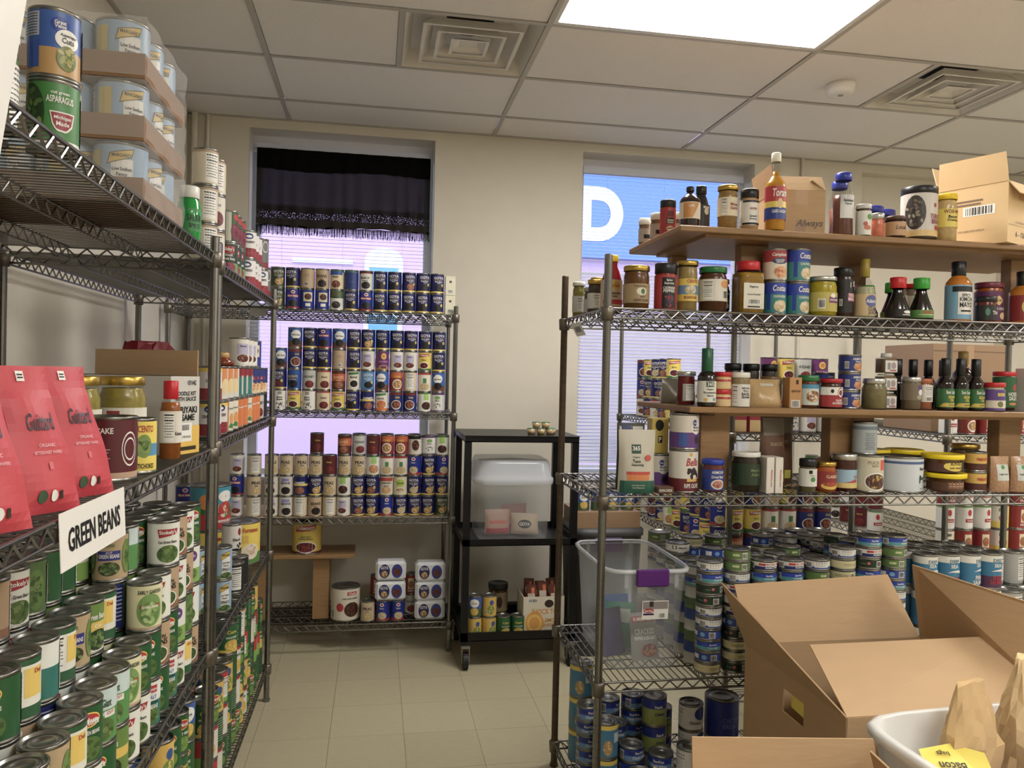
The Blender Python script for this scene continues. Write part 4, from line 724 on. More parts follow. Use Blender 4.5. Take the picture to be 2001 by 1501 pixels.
# ================================================================= left racks
G1 = 'in the green bean rows'; LR = .45
VG = ['stokely', 'delmonte', 'tangreen', 'greengiant', 'wellsley', 'earlygarden', 'homeharvest', 'greencut', 'factsgreen', 'bluefacts', 'purplegreen', 'delmonte', 'stokely', 'tangreen']
rg = random.Random(3)
FRONT = {0: ['tangreen', 'stokely', 'purplegreen', 'delmonte'], 1: ['factsgreen', 'bluefacts', 'tangreen', 'stokely'], 2: ['stokely', 'purplegreen', 'stokely', 'tangreen'], 3: ['wellsley', 'delmonte', 'tangreen', 'stokely'], 4: ['delmonte', 'tangreen', 'stokely'],
         5: ['wellsley', 'delmonte', 'earlygarden'], 6: ['stokely', 'delmonte'], 7: ['stokely', 'earlygarden'], 8: ['greencut', 'greengiant'], 9: ['delmonte', 'greengiant'], 10: ['stokely', 'delmonte'], 11: ['stokely', 'factsgreen'], 12: ['greencut', 'homeharvest'], 13: ['delmonte', 'homeharvest'], 14: ['delmonte', 'stokely'], 15: ['stokely', 'factsgreen']}
for c_ in range(16):
    y = -2.545-.0785*c_
    stack(FRONT[c_], .025, y, ZL[2], 'in the edge bean row', LR)
    for r_ in range(1, 5):
        n = min(4, len(FRONT[c_])+(1 if r_ == 1 else 2 if r_ < 4 else 1))
        if (c_, r_) in ((5, 2), (3, 1)): n = 5
        if n > 4: n = 4
        stack([rg.choice(VG) for _ in range(n)], .025-.078*r_, y+.012*(r_ % 2), ZL[2], 'in the %s bean row' % LAYER[r_], LR, .7)
G2 = 'under the green bean shelf'
for c_ in range(8):
    for r_ in range(2):
        stack([rg.choice(['ovalblue', 'corn', 'peasgreen', 'ovalblue', 'cornyellow']) for _ in range(4 if c_ < 4 else 3)], .022-.078*r_, -2.55-.0785*c_, ZL[3], G2, .6, .5)
# top shelf
A1 = 'beside the film-wrapped trays'
stack(['asparagus', 'gvasparagus'], .02, -3.475, ZL[0], A1, .15, .02)
stack(['asparagus', 'gvasparagus'], -.02, -3.60, ZL[0], A1, -.6, .1); stack(['asparagus', 'spinachsmall', 'gvasparagus'], -.065, -3.52, ZL[0], A1, .3)
TY0, TY1, TX0, TX1 = -3.13, -2.80, -.37, .06
for lv in range(3):
    z = ZL[0]+.125*lv
    o = empty('can_tray', ((TX0+TX1)/2, (TY0+TY1)/2, z), 0, ('lowest', 'middle', 'uppermost')[lv]+' cardboard tray of wide spinach cans under clear film', 'tray'); a, b = (TX1-TX0)/2, (TY1-TY0)/2
    MB().box(-a, a, -b, b, 0, .003).box(-a, a, -b, -b+.003, .003, .05).box(-a, a, b-.003, b, .003, .05).box(-a, -a+.003, -b+.003, b-.003, .003, .05).box(a-.003, a, -b+.003, b-.003, .003, .05).build('tray', mat('tray_cardboard', (140, 108, 80), .75, 0, .06, 12, .1), o)
    q = MB(); N = 14
    for (p0, p1) in (((-a-.003, -b-.003), (a+.003, -b-.003)), ((a+.003, -b-.003), (a+.003, b+.003))):
        V = []
        for i in range(N+1):
            t = i/N
            for jz in range(6): V.append((p0[0]+(p1[0]-p0[0])*t+.003*math.sin(17*t+jz*2.1)*(p0[0] == p1[0]), p0[1]+(p1[1]-p0[1])*t-.003*abs(math.sin(13*t+jz*1.7))*(p0[1] == p1[1]), .005+.117*jz/5))
        q.add(V, [(i*6+jz, i*6+6+jz, i*6+7+jz, i*6+jz+1) for i in range(N) for jz in range(5)], W_, True)
    q.build('shrink_film', CLEAR, o)
    for i in range(4):
        for j in range(3):
            if i == 3 or j == 0: can('spinach', TX0+.0545+.1055*i, TY0+.055+.1065*j, z+.003, 'in the '+('lowest', 'middle', 'uppermost')[lv]+' wrapped tray', (.35 if j == 0 else .6)+random.uniform(-.5, .5))
vessel('seasoning_shaker', 'jar', 'green plastic seasoning shaker with white cap beside the wrapped trays', .03, -2.60, ZL[0], [(.024, 0), (.03, .01), (.032, .08), (.028, .11), (.022, .12), (.022, .128)], (40, 150, 70), (.026, .12, .152, (226, 226, 220)), (.031, .03, .09, (40, 150, 70), [('text', 'SAUER', .1, .6, 1.3, .3, (14, 60, 30)), ('text', 'SPICE', .1, .25, 1., .2, (14, 60, 30))]), .6, False)
A2 = 'on the corner top shelf'
stack(['creamfacts', 'creamfacts', 'creamfacts'], .02, -2.36, ZM[0], A2, .7, .1); stack(['creamfacts', 'purplebeans', 'creamfacts'], .02, -2.24, ZM[0], A2, .5, .1)
stack(['libbys', 'beets'], .02, -2.00, ZM[0], A2, .35, .1); stack(['libbys', 'beets'], .02, -1.92, ZM[0], A2, .5, .1); stack(['libbys', 'beets'], .02, -1.84, ZM[0], A2, .5, .1)
for y in (-1.62, -1.54, -1.46): stack(['cranberry', 'cranberry'], .025, y, ZM[0], A2, .35, .15)
for y in (-1.30, -1.21): stack(['cranberry', 'greytall'] if y < -1.25 else ['greytall'], .03, y, ZM[0], A2, .4, .1)
stack(['whitegreen'], -.035, -1.165, ZM[0], A2, .4)
# middle shelf of the green beans rack
for i, (y, x, rz) in enumerate(((-3.50, .0, 1.02), (-3.335, .0, 1.05), (-3.665, -.005, 1.0))):
    gusset_bag('coffee_pouch', ('crimson foil pouch between two matching pouches', 'crimson foil pouch beside the maroon catering tin', 'crimson foil pouch at the end of the row of pouches')[i]+' on the middle shelf', x, y, ZL[1], .112, .225, .095, (206, 42, 60), [('text', 'Guittard', .1, .62, 1.1, .12, (60, 16, 40), .3), ('text', 'ORGANIC', .1, .46, .6, .025, (240, 170, 180)), ('text', 'BITTERSWEET WAFERS', .1, .41, 1., .022, (240, 170, 180)), ('rect', .1, .32, .14, .05, (220, 90, 100)), ('rect', -.1, .93, .28, .07, W_), ('ell', -.3, .12, .14, .045, (60, 90, 60)), ('ell', .05, .12, .11, .04, W_), ('rect', .3, .12, .12, .06, (60, 40, 20)), ('rect', -.1, .94, .2, .01, K_), ('rect', -.1, .92, .2, .01, K_)], rz)
AM = 'beside the crimson pouches'
can('caketen', .005, -3.135, ZL[1], AM, .35); can('artichoke', .03, -3.025, ZL[1], AM, .5)
ART = (.12, .66, (226, 222, 204), [('text', 'KIRKLAND', -.45, .82, .5, .09, K_), ('rect', -.45, .84, .55, .2, (150, 40, 40)), ('text', 'Artichoke', .2, .55, 1., .1, (70, 70, 50)), ('ell', .2, .25, .3, .18, (110, 130, 70)), ('food', .2, .27, .26, .15, (120, 140, 80), GB, 10, .35)])
jar('artichoke_jar', 'tall glass jar of artichoke hearts behind the yellow can', -.035, -2.915, ZL[1], .05, .205, (150, 136, 66), 'gold', ART, .35, .02, .88)
jar('artichoke_jar', 'tall glass jar of artichoke hearts behind the maroon tin', -.095, -3.03, ZL[1], .05, .205, (150, 136, 66), 'gold', ART, .5, .02, .88)
for x, y in ((-.2, -3.5), (-.2, -3.38), (-.3, -3.28)): jar('artichoke_jar', 'tall glass jar of artichoke hearts behind the crimson pouches', x, y, ZL[1], .05, .205, (150, 136, 66), 'gold', ART, .4, .02, .88)['group'] = 'jars behind the pouches'
bottle('sauce_bottle', 'amber sauce bottle with red wrapped cap beside noodle carton', .035, -2.775, ZL[1], .026, .195, (150, 84, 30), (190, 34, 44), (.22, .62, (226, 220, 206), [('facts', -.2, .5, .9, .9), ('text', 'Kansas', .7, .3, .7, .12, K_)]), .3, .55, .62, .78, .045, True, level=.8)
o = carton('noodle_carton', 'white and yellow noodle kit carton with open brown flap', -.115, -2.575, ZL[1], .33, .125, .205, (206, 203, 194), [], [('text', 'NOODLE KIT', 0, .78, 1.5, .055, K_), ('text', 'WITH SAUCE', 0, .71, 1.5, .055, K_), ('text', 'TERIYAKI', 0, .57, 1.7, .085, K_), ('text', 'SESAME', 0, .47, 1.6, .085, K_), ('rect', 0, .18, 1.99, .36, (238, 190, 40)), ('rect', 0, .28, .9, .24, W_), ('bars', 0, .34, .6, .09), ('text', 'NET WT 34.2 OZ', 0, .22, .7, .03, K_), ('rect', 0, .07, 1.5, .05, (60, 44, 20)), ('text', '03142', .4, .92, .6, .06, K_)], -.38)
MB().box(-.16, .16, .058, .0615, .205, .275, (150, 116, 80)).build('open_flap', KRAFT, o)
MB().box(-.164, .164, -.0615, .0615, .2051, .2061, (96, 74, 52)).build('open_top', PRINT, o)
can('creamfacts', -.36, -3.42, ZL[1], 'standing at the back of the middle shelf', .5)
can('purplebeans', -.36, -3.62, ZL[1]+.11, 'standing behind the crimson pouches', .5); can('creamfacts', -.36, -3.62, ZL[1], 'under another can behind the pouches', .5)
# unit between: shelf A
MA = 'on the pumpkin shelf'
for i, ks in enumerate((['cranyellow', 'cranyellow'], ['cranyellow', 'whiteorange'], ['pumpkin', 'whiteorange'], ['pumpkin', 'whiteorange'], ['squash', 'tealred'], ['squash', 'tealred', 'lavwhite'], ['pumpkin', 'tealred', 'lavwhite'], ['squash', 'bluecider', 'lavwhite'], ['squash', 'bluecider', 'bluepic'], ['greykidney', 'bluecider'], ['blackwhitefacts', 'bluecider'])):
    stack(ks, .025, -2.27+.105*i, ZM[1], MA, .45, .2)
    if i % 2: stack(['pumpkin', 'squash'], -.06, -2.27+.105*i, ZM[1], MA, .45, .4)
vessel('honey_jar', 'jar', 'squat brown jar with wooden stopper on the stacked pumpkin cans', .025, -2.06, ZM[1]+.22, [(.03, 0), (.038, .008), (.036, .02), (.024, .026), (.024, .03)], (110, 50, 24), (.021, .028, .046, (190, 150, 96)), None, 0, False)
# shelf B
MBB = 'beside the catering tins'
stack(['spinachsmall', 'spinachsmall'], .025, -2.03, ZM[2], MBB, .3, .1); stack(['spinachsmall', 'spinachsmall'], -.055, -2.06, ZM[2], MBB, .8); stack(['spinachsmall']*2, -.135, -2.05, ZM[2], MBB, .8)
for i in range(4):
    for j in range(2): stack(['spinachsmall', 'libbys', 'spinachsmall'][:3], -.06-.08*j, -2.30+.08*i-.0, ZM[2], MBB, .5, .5) if i < 2 else None
stack(['blackwhitefacts'], .03, -1.80, ZM[2], MBB, .3); stack(['blackwhitefacts'], .03, -1.70, ZM[2], MBB, .5); stack(['pimento', 'pimento'], -.05, -1.74, ZM[2], MBB, .4, .1); stack(['blackolive', 'blackolive'], -.01, -1.62, ZM[2], MBB, .5, .1)
can('yellowten', -.02, -1.33, ZM[2], MBB, .5); can('yellowten', -.12, -1.50, ZM[2], MBB, .4); can('redten', -.115, -1.495, ZM[2]+.178, 'standing on a yellow catering tin', .45)
can('blackcoffee', -.28, -2.2, ZM[2], MBB, .5); stack(['kras', 'goya_white', 'kras'], -.25, -1.33, ZM[2], MBB, .4)
# shelf C
MC = 'on the corner lowest shelf'
for c_ in range(14):
    y = -2.31+.0835*c_
    stack([rg.choice(['peasgreen', 'darkgreenfacts', 'corn', 'cornwhite', 'cornyellow', 'peasgreen', 'rednovelty', 'creamfacts']) for _ in range(4 if 4 < c_ < 12 else 3)], .025, y, ZM[3], MC, .55, .4)
    stack([rg.choice(['peasgreen', 'darkgreenfacts', 'corn', 'cornyellow']) for _ in range(3)], -.058, y, ZM[3], MC, .55, .4)
# stacked bins near the camera
for k in range(4):
    z = .56*k
    dx = 0 if k == 3 else -.13
    o = empty('storage_bin', (-.082+dx, -4.307+dx, z), 0, ('bottom', 'second', 'third', 'topmost')[k]+' white plastic bin of the tall stack by the green beans rack', 'bin')
    q = MB(); V = []
    for zz, a in ((0, .0), (.52, .05)):
        V += [(-.24-a, -.24-a, zz), (.265+a, -.24-a, zz), (.265+a, .27+a, zz), (-.24-a, .27+a, zz)]
    q.add(V, [(3, 2, 1, 0), (0, 1, 5, 4), (1, 2, 6, 5), (2, 3, 7, 6), (3, 0, 4, 7)]); q.build('tub', WHITEP, o)
    MB().box(-.30, .325, -.30, .33, .52, .56, bev=.012).build('lid', WHITEP, o)

# ================================================================= condiment rack (right)
def riser(label, x0, x1, y0, y1, zb, zt, legs):
    o = empty('wooden_riser', ((x0+x1)/2, (y0+y1)/2, zb), 0, label, 'riser'); hx, hy, h = (x1-x0)/2, (y1-y0)/2, zt-zb
    MB().box(-hx, hx, -hy, hy, h-.02, h, bev=.003).build('board', WOOD, o)
    MB().box(-hx+.10, hx-.1, -hy+.03, hy-.03, h-.03, h-.02).build('cleat', WOOD, o)
    for lx, ly, wx, wy in legs: MB().box(lx-(x0+x1)/2-wx/2, lx-(x0+x1)/2+wx/2, ly-(y0+y1)/2-wy/2, ly-(y0+y1)/2+wy/2, 0, h-.03, bev=.002).build('leg', WOOD, o)
RT, RM = 2.010, 1.424
riser('varnished wooden riser on the condiment rack top shelf', 1.487, 3.14, -2.42, -1.90, ZR[0], RT, ((1.812, -2.265, .10, .05), (1.66, -1.96, .06, .05), (2.40, -1.955, .09, .05), (2.875, -2.26, .10, .05)))
riser('varnished wooden riser under the condiment rack top shelf', 1.535, 3.14, -2.42, -1.90, ZR[1], RM, ((1.675, -2.28, .105, .06), (2.145, -2.28, .085, .06), (2.82, -2.28, .09, .06), (1.70, -1.96, .09, .05), (2.45, -1.96, .09, .05)))
F = -2.36
# --- on the upper riser
OR = 'on the upper wooden riser'
for i, (x, y) in enumerate(((1.515, -2.0), (1.525, -2.10), (1.60, -2.13))): spice('spice_jar', ('white-capped spice jar farthest back', 'white-capped spice jar behind the cinnamon shaker', 'white-capped spice jar behind the syrup bottle')[i]+' '+OR, x, y, RT, .024, .10, (150, 120, 90), (222, 220, 214), (.1, .6, (180, 170, 160), [('rect', 0, .4, 1., .3, K_)]))
spice('spice_jar', 'red cinnamon shaker with black cap '+OR, 1.522, -2.215, RT, .027, .122, (150, 40, 36), (16, 16, 18), (.02, .76, (176, 40, 44), [('rect', 0, .78, .9, .2, (120, 20, 26)), ('rect', 0, .5, 1.0, .24, K_), ('text', 'Ground', 0, .53, .8, .1, W_), ('text', 'Cinnamon', 0, .44, .8, .07, W_), ('ell', 0, .2, .5, .1, (226, 206, 180)), ('poly', [(-.4, .17), (.4, .22), (.4, .26), (-.4, .21)], (110, 50, 30))]), caph=.026, clear=False)
bottle('syrup_bottle', 'dark syrup bottle with orange and white label '+OR, 1.555, -2.33, RT, .034, .145, (40, 14, 20), (30, 26, 26), (.24, .62, (224, 216, 196), [('poly', [(-1., .05), (-.1, .05), (.6, .95), (-1., .95)], (206, 140, 50)), ('rect', -.3, .5, 1., .1, W_), ('text', 'LIFE', -.2, .75, .7, .14, W_)]), 0, .3, .66, .86, .016, level=.7)
bottle('balsamic_bottle', 'tall black glaze bottle with black cap '+OR, 1.628, -2.25, RT, .03, .17, (24, 26, 34), (14, 14, 15), (.08, .6, (20, 24, 24), [('ell', .3, .75, .3, .14, (200, 196, 180)), ('text', 'MONARI', .3, .9, .8, .1, W_)]), 0, .5, .5, .82, .028)
jar('garlic_jar', 'glass jar of minced garlic with gold lid '+OR, 1.675, F, RT, .033, .148, (150, 118, 66), 'gold', (.3, .72, (222, 206, 170), [('text', 'Minced', .3, .62, .9, .16, (150, 30, 50)), ('text', 'Garlic', .3, .42, .9, .16, (150, 30, 50)), ('facts', -.75, .5, .5, .9)]), 0, .016, .92)
spice('spice_jar', 'nutmeg jar with white label and black cap '+OR, 1.748, -2.37, RT, .03, .138, (196, 160, 120), (16, 16, 18), (.12, .72, (226, 222, 214), [('rect', 0, .95, 2.4, .08, K_), ('rect', 0, .06, 2.4, .08, K_), ('text', 'WATKINS', 0, .66, .8, .08, (170, 50, 50)), ('text', 'Ground', 0, .36, .8, .09, K_), ('text', 'Nutmeg', 0, .24, .8, .09, K_)]), caph=.03)
bottle('flavour_syrup_bottle', 'tall golden syrup bottle with red and blue label '+OR, 1.832, -2.385, RT, .034, .262, (196, 140, 44), (226, 222, 206), (.14, .56, (190, 36, 44), [('rect', 0, .19, 3.6, .36, (28, 60, 150)), ('rect', 0, .45, 3.6, .18, (236, 206, 60)), ('ell', 0, .48, .26, .16, (226, 190, 130)), ('text', 'Torani', 0, .8, 1.5, .24, W_, .2), ('text', 'CLASSIC HAZELNUT', 0, .24, 1.5, .09, W_)]), 0, .38, .58, .72, .03, True, level=.8)
def open_carton(name, label, x, y, z, w_, d_, h, rot, c, prints, flaps, th=.003, m=None, cat='box'):
    """walls as panels; flaps: (side, length, angle) hinged on the rim, angle 0 = straight up, positive leans outwards"""
    o = empty(name, (x, y, z), rot, label, cat); m = m or KRAFT; a, b = w_/2, d_/2
    MB().box(-a, a, -b, b, 0, th).build('base', m, o); MB().box(-a, a, -b, -b+th, th, h).build('wall_panel', m, o); MB().box(-a, a, b-th, b, th, h).build('wall_panel', m, o)
    MB().box(-a, -a+th, -b+th, b-th, th, h).build('wall_panel', m, o); MB().box(a-th, a, -b+th, b-th, th, h).build('wall_panel', m, o)
    for side, ln, ang in flaps:
        s_, c_ = math.sin(ang)*ln, math.cos(ang)*ln; k = .07*ln
        e = {'f': ((-a, -b), (a, -b), (0, -1)), 'b': ((a, b), (-a, b), (0, 1)), 'l': ((-a, b), (-a, -b), (-1, 0)), 'r': ((a, -b), (a, b), (1, 0))}[side]
        (x0, y0), (x1, y1), n = e; tx, ty = (x1-x0), (y1-y0); L = math.hypot(tx, ty); tx /= L; ty /= L
        q0, q1 = Vector((x0, y0, h)), Vector((x1, y1, h)); mid = Vector((n[0]*s_*.5, n[1]*s_*.5, c_*.5)); tip = Vector((n[0]*s_*1.0, n[1]*s_*1.0, c_)); ins = Vector((tx, ty, 0))*k
        nn = Vector((n[0]*c_, n[1]*c_, -s_)).normalized()*th*.5; V = []
        for sg in (nn, -nn): V += [q0+sg, q1+sg, q1+mid-ins*.5+sg*1.2, q1+tip-ins+sg, q0+tip+ins+sg, q0+mid+ins*.5+sg*1.2]
        MB().add(V, [(0, 1, 2, 5), (5, 2, 3, 4), (11, 8, 7, 6), (10, 9, 8, 11), (0, 6, 7, 1), (1, 7, 8, 2), (2, 8, 9, 3), (3, 9, 10, 4), (4, 10, 11, 5), (5, 11, 6, 0)]).build('flap', m, o)
    for side, its in prints:
        mp = {'f': Plane((0, -b, 0), (a, 0, 0), (0, 0, h), (0, -1, 0)), 'l': Plane((-a, 0, 0), (0, -b, 0), (0, 0, h), (-1, 0, 0))}[side]
        q = MB(); decal(q, mp, its); q.build('print', PRINT, o)
    return o
BRN = (96, 70, 52)
open_carton('small_carton', 'brown carton lettered Always with raised flaps beside the syrup', 1.965, -2.24, RT, .165, .22, .155, -.16, None, [('f', [('rect', 0, .84, .5, .32, (190, 150, 104)), ('rect', 0, .2, .4, .3, (170, 132, 92)), ('text', 'sh', -.85, .3, .3, .16, BRN, .3), ('text', 'Always', .35, .26, 1.1, .2, BRN, .3)]), ('l', [('text', 'Fresh', .3, .3, 1.2, .18, BRN, .3)])], [('f', .06, -.5), ('l', .09, .25), ('b', .09, .2), ('r', .06, -.9)])
PJ = [(.034, 0), (.036, .01), (.034, .06), (.036, .12), (.036, .15), (.024, .19), (.024, .20)]
vessel('spice_tub', 'jar', 'tall clear spice tub with blue lid beside the lettered carton', 2.095, -2.36, RT, PJ, (110, 70, 56), (.027, .192, .218, (36, 50, 150)), (.035, .06, .14, (222, 222, 220), [('text', 'Smoked', 0, .75, 1., .12, K_), ('text', 'Paprika', 0, .6, 1., .1, K_)], .8), 0, True, level=.7)
vessel('spice_tub', 'jar', 'tall clear spice tub with blue lid standing behind another tub', 2.15, -2.25, RT, PJ, (120, 76, 60), (.027, .192, .218, (36, 50, 150)), None, 0, True, level=.6)
spice('spice_jar', 'turmeric jar with leafy white label and silver cap '+OR, 2.157, -2.385, RT, .025, .11, (90, 70, 50), (206, 204, 198), (.04, .78, (226, 226, 216), [('ell', 0, .3, .5, .1, (206, 110, 60)), ('ell', .3, .75, .4, .12, (80, 150, 60)), ('ell', -.3, .45, .3, .1, (190, 90, 50))]), caph=.016)
spice('spice_jar', 'small pink salt grinder with silver cap '+OR, 2.214, -2.38, RT, .022, .084, (226, 130, 104), 'silver', None, caph=.02)
for i, (x, y) in enumerate(((2.275, -2.26), (2.35, -2.22))): vessel('spice_tub', 'jar', ('squat clear spice tub with blue lid behind the dark jar', 'squat clear spice tub with blue lid behind the brine jar')[i], x, y, RT, [(.04, 0), (.043, .01), (.043, .075), (.034, .11), (.034, .118)], (120, 84, 70), (.037, .112, .134, (36, 50, 150)), None, 0, True, level=.65)
jar('honey_jar', 'small dark jar with gold printed label '+OR, 2.277, -2.385, RT, .034, .075, (60, 26, 20), (70, 40, 24), (.1, .72, (196, 150, 96), [('text', 'Local', 0, .6, 1., .3, (90, 40, 20), .3)]), 0, .014, .9)
jar('brine_jar', 'large black-lidded jar of turkey brine '+OR, 2.385, F, RT, .058, .185, (90, 76, 62), (20, 20, 24), (.06, .86, (214, 206, 196), [('food', -.85, .55, .6, .4, (60, 50, 44), [(120, 104, 86), (40, 36, 34), (150, 140, 120)], 26, .22), ('rect', 0, .07, 3.0, .14, (226, 190, 110)), ('text', 'TURKEY', .45, .46, .9, .11, (150, 30, 50)), ('text', 'BRINE', .5, .34, .8, .11, (150, 30, 50)), ('ell', .45, .2, .12, .06, RED), ('ell', .62, .2, .12, .06, RED), ('ell', .35, .72, .1, .05, (190, 50, 60))]), 0, .026, .97, sh=.86)
jar('dressing_jar', 'tall cream dressing jar with yellow lid and label '+OR, 2.487, -2.365, RT, .036, .168, (216, 186, 130), (236, 200, 50), (.3, .68, (240, 214, 50), [('text', 'WOS-WIT', 0, .84, 1.7, .2, (140, 30, 30)), ('text', 'Bacon', 0, .56, 1., .16, K_), ('text', 'Dressing', 0, .36, 1.2, .16, K_)]), 0, .02, .9)
open_carton('large_carton', 'tan carton printed 6 - 12oz with raised flaps by the dressing', 2.70, -2.30, RT, .20, .24, .21, .42, None, [('f', [('text', '6 - 12oz', 0, .16, 1.1, .09, (90, 74, 60)), ('rect', 0, .3, 1.9, .008, (150, 116, 80)), ('rect', 0, .86, .5, .26, (204, 150, 84)), ('text', 'CUT HERE FOR DISPLAY', 0, .35, 1.5, .03, (130, 100, 80))]), ('l', [('bars', .2, .58, .9, .16), ('text', 'CUT HERE FOR DISPLAY', 0, .25, 1., .03, (130, 100, 80)), ('rect', -.2, .76, 1., .03, (130, 100, 80)), ('rect', -.2, .70, .9, .03, (130, 100, 80))])], [('l', .10, .1), ('b', .10, .3), ('f', .06, 2.5)], m=mat('light_kraft', (204, 174, 130), .8, 0, .05, 14, .1))
# --- on the wire top shelf, under the riser
TS = 'on the sauce shelf'
for i, (x, y, r, h, c) in enumerate(((1.285, -1.925, .024, .137, (140, 130, 60)), (1.31, -1.99, .022, .11, (110, 96, 70)), (1.318, -2.065, .027, .137, (70, 60, 50)), (1.287, -2.14, .026, .12, (60, 52, 40)))):
    jar('pickle_jar', ('olive-green jar with white lid', 'small jar with paper label', 'dark jar with white label and gold lid', 'brown jar with grey label')[i]+' at the open end of the sauce shelf', x, y, ZR[0], r, h, c, ((214, 214, 206), 'silver', 'gold', 'gold')[i], (.15, .6, (206, 206, 198), [('facts', 0, .5, .9, .8)]))
bottle('ketchup_bottle', 'dark red sauce bottle with yellow cap '+TS, 1.322, -2.225, ZR[0], .037, .195, (126, 22, 26), (226, 190, 50), (.1, .56, (214, 190, 150), [('ell', 0, .8, .5, .16, (226, 190, 60)), ('text', 'Red Gold', 0, .78, 1., .12, RED), ('text', 'Restaurant', 0, .5, 1.2, .1, K_), ('text', 'Style', 0, .36, .9, .1, K_), ('rect', 0, .16, 2.2, .18, (190, 30, 36))]), 0, .5, .5, .8, .022, waist=.93)
jar('relish_jar', 'brown chow chow jar with tan label '+TS, 1.365, F, ZR[0], .043, .142, (104, 64, 22), 'gold', (.14, .58, (176, 148, 100), [('text', 'THE DUTCH', 0, .86, 1., .1, (80, 60, 40)), ('ell', .1, .6, .4, .2, (226, 220, 200)), ('ell', .2, .6, .16, .14, (60, 120, 60)), ('text', 'HOT', .2, .32, .5, .1, (80, 30, 20)), ('text', 'CHOW CHOW', .1, .14, 1.2, .14, (80, 40, 20))]), 0, .017, .92)
jar('spice_jar', 'small brown jar behind the cayenne shaker '+TS, 1.41, -2.27, ZR[0], .026, .10, (60, 40, 30), 'gold', (.2, .6, (200, 196, 190), [('text', 'CHERRY', 0, .5, 1., .2, K_)]))
spice('spice_jar', 'large cayenne pepper shaker with black cap '+TS, 1.463, -2.365, ZR[0], .036, .155, (150, 60, 46), (16, 18, 26), (.02, .74, (186, 40, 46), [('rect', 0, .48, 1.3, .9, K_), ('text', 'Spice', 0, .84, .9, .08, W_), ('text', 'Supreme', 0, .75, 1., .08, W_), ('text', 'CAYENNE', 0, .62, 1.1, .08, W_), ('text', 'PEPPER', 0, .53, 1.1, .08, W_), ('food', 0, .25, .5, .2, (40, 24, 34), [(150, 30, 40), (80, 40, 90)], 14, .3)]), caph=.034)
jar('mushroom_jar', 'tall jar of mushrooms with yellow label '+TS, 1.54, F, ZR[0], .034, .167, (160, 138, 84), 'gold', (.2, .64, (238, 208, 50), [('text', 'CENTO', .2, .88, 1.2, .16, RED), ('rect', 0, .5, 2.8, .4, (90, 150, 190)), ('food', 0, .5, .6, .2, (206, 190, 150), [(226, 214, 180), (180, 160, 120)], 12, .35), ('text', 'MUSHROOMS', 0, .16, 1.3, .13, (170, 60, 30))]), 0, .016, .95)
jar('marmalade_jar', 'large brown marmalade jar with green lid '+TS, 1.63, F, ZR[0], .047, .15, (84, 44, 20), (30, 110, 60), (.24, .72, (222, 216, 200), [('facts', -.75, .5, .7, .85), ('bars', .6, .3, .5, .4), ('ell', .55, .78, .4, .18, (226, 150, 50))]), 0, .02, .9)
jar('olive_jar', 'dark olive jar behind the marmalade '+TS, 1.70, -2.26, ZR[0], .034, .125, (30, 30, 20), 'gold', (.15, .7, (36, 36, 24), [('text', 'TRADITIONAL', .2, .8, 1.2, .1, W_), ('ell', .3, .45, .3, .15, (200, 190, 60)), ('ell', .2, .2, .5, .14, (226, 210, 190))]))
vessel('curry_jar', 'jar', 'large square curry powder jar with red cap '+TS, 1.755, F, ZR[0], [(.043, 0), (.045, .005), (.045, .12), (.034, .145), (.034, .15)], (150, 116, 44), (.038, .145, .175, (190, 40, 48)), (.045, .015, .10, (226, 222, 206), [('text', 'Regency', 0, .85, 1.2, .1, K_), ('text', 'Curry Powder', 0, .55, 1.3, .09, K_), ('bars', 0, .28, 1.3, .2), ('rect', 0, .08, 1.2, .05, K_)]), 0, True, power=6)
CS = 'stacked on the sauce shelf'
stack(['costas', 'campbell'], 1.850, F, ZR[0], CS, 0, .05); stack(['costas', 'costas'], 1.934, F, ZR[0], CS, .25, .05)
jar('pepper_jar', 'yellow banana pepper jar with silver lid '+TS, 2.026, F, ZR[0], .049, .135, (176, 160, 30), 'silver', (.12, .6, (196, 180, 60), [('bars', -.55, .4, .5, .5), ('ell', .25, .82, .2, .12, W_), ('rect', .4, .6, .9, .3, (130, 40, 110)), ('text', 'BANANA PEPPERS', .4, .6, .8, .1, W_)]), 0, .014, .92)
jar('simmer_sauce_jar', 'tall dark tikka sauce jar with black lid '+TS, 2.113, -2.35, ZR[0], .033, .172, (60, 20, 16), (18, 18, 20), (.1, .76, (26, 22, 26), [('poly', [(.1, .9), (.7, .95), (.7, .8), (.1, .75)], W_), ('text', 'GOOD', .4, .85, .4, .08, K_), ('rect', .3, .46, .9, .24, (190, 60, 120)), ('text', 'TIKKA', .3, .52, .8, .1, W_), ('text', 'MASALA', .3, .41, .8, .1, W_), ('bars', -.8, .3, .3, .2)]), 0, .03, .93)
bottle('clam_juice_bottle', 'clear clam juice bottle with gold foil neck '+TS, 2.186, F, ZR[0], .036, .205, (176, 176, 140), (150, 130, 50), (.04, .4, (214, 186, 130), [('ell', .1, .68, .6, .28, (90, 100, 170)), ('text', 'Atlantic', .1, .68, 1.1, .18, W_, .2), ('text', 'CLAM', .2, .32, .9, .18, (50, 50, 90)), ('text', 'JUICE', .2, .12, .9, .18, (50, 50, 90))]), 0, .33, .42, .72, .062, True, level=.6)
def soy(label, x, y, capc, label_c, its, h=.145, r=.04):
    vessel('soy_sauce_bottle', 'bottle', label, x, y, ZR[0], [(r*.92, 0), (r, .006), (r*.98, h*.22), (r*.55, h*.55), (r*.42, h*.68), (r*.42, h*.74)], (22, 14, 12), (r*.66, h*.74, h, capc), (r*.99, .008, h*.24, label_c, its), 0, False)
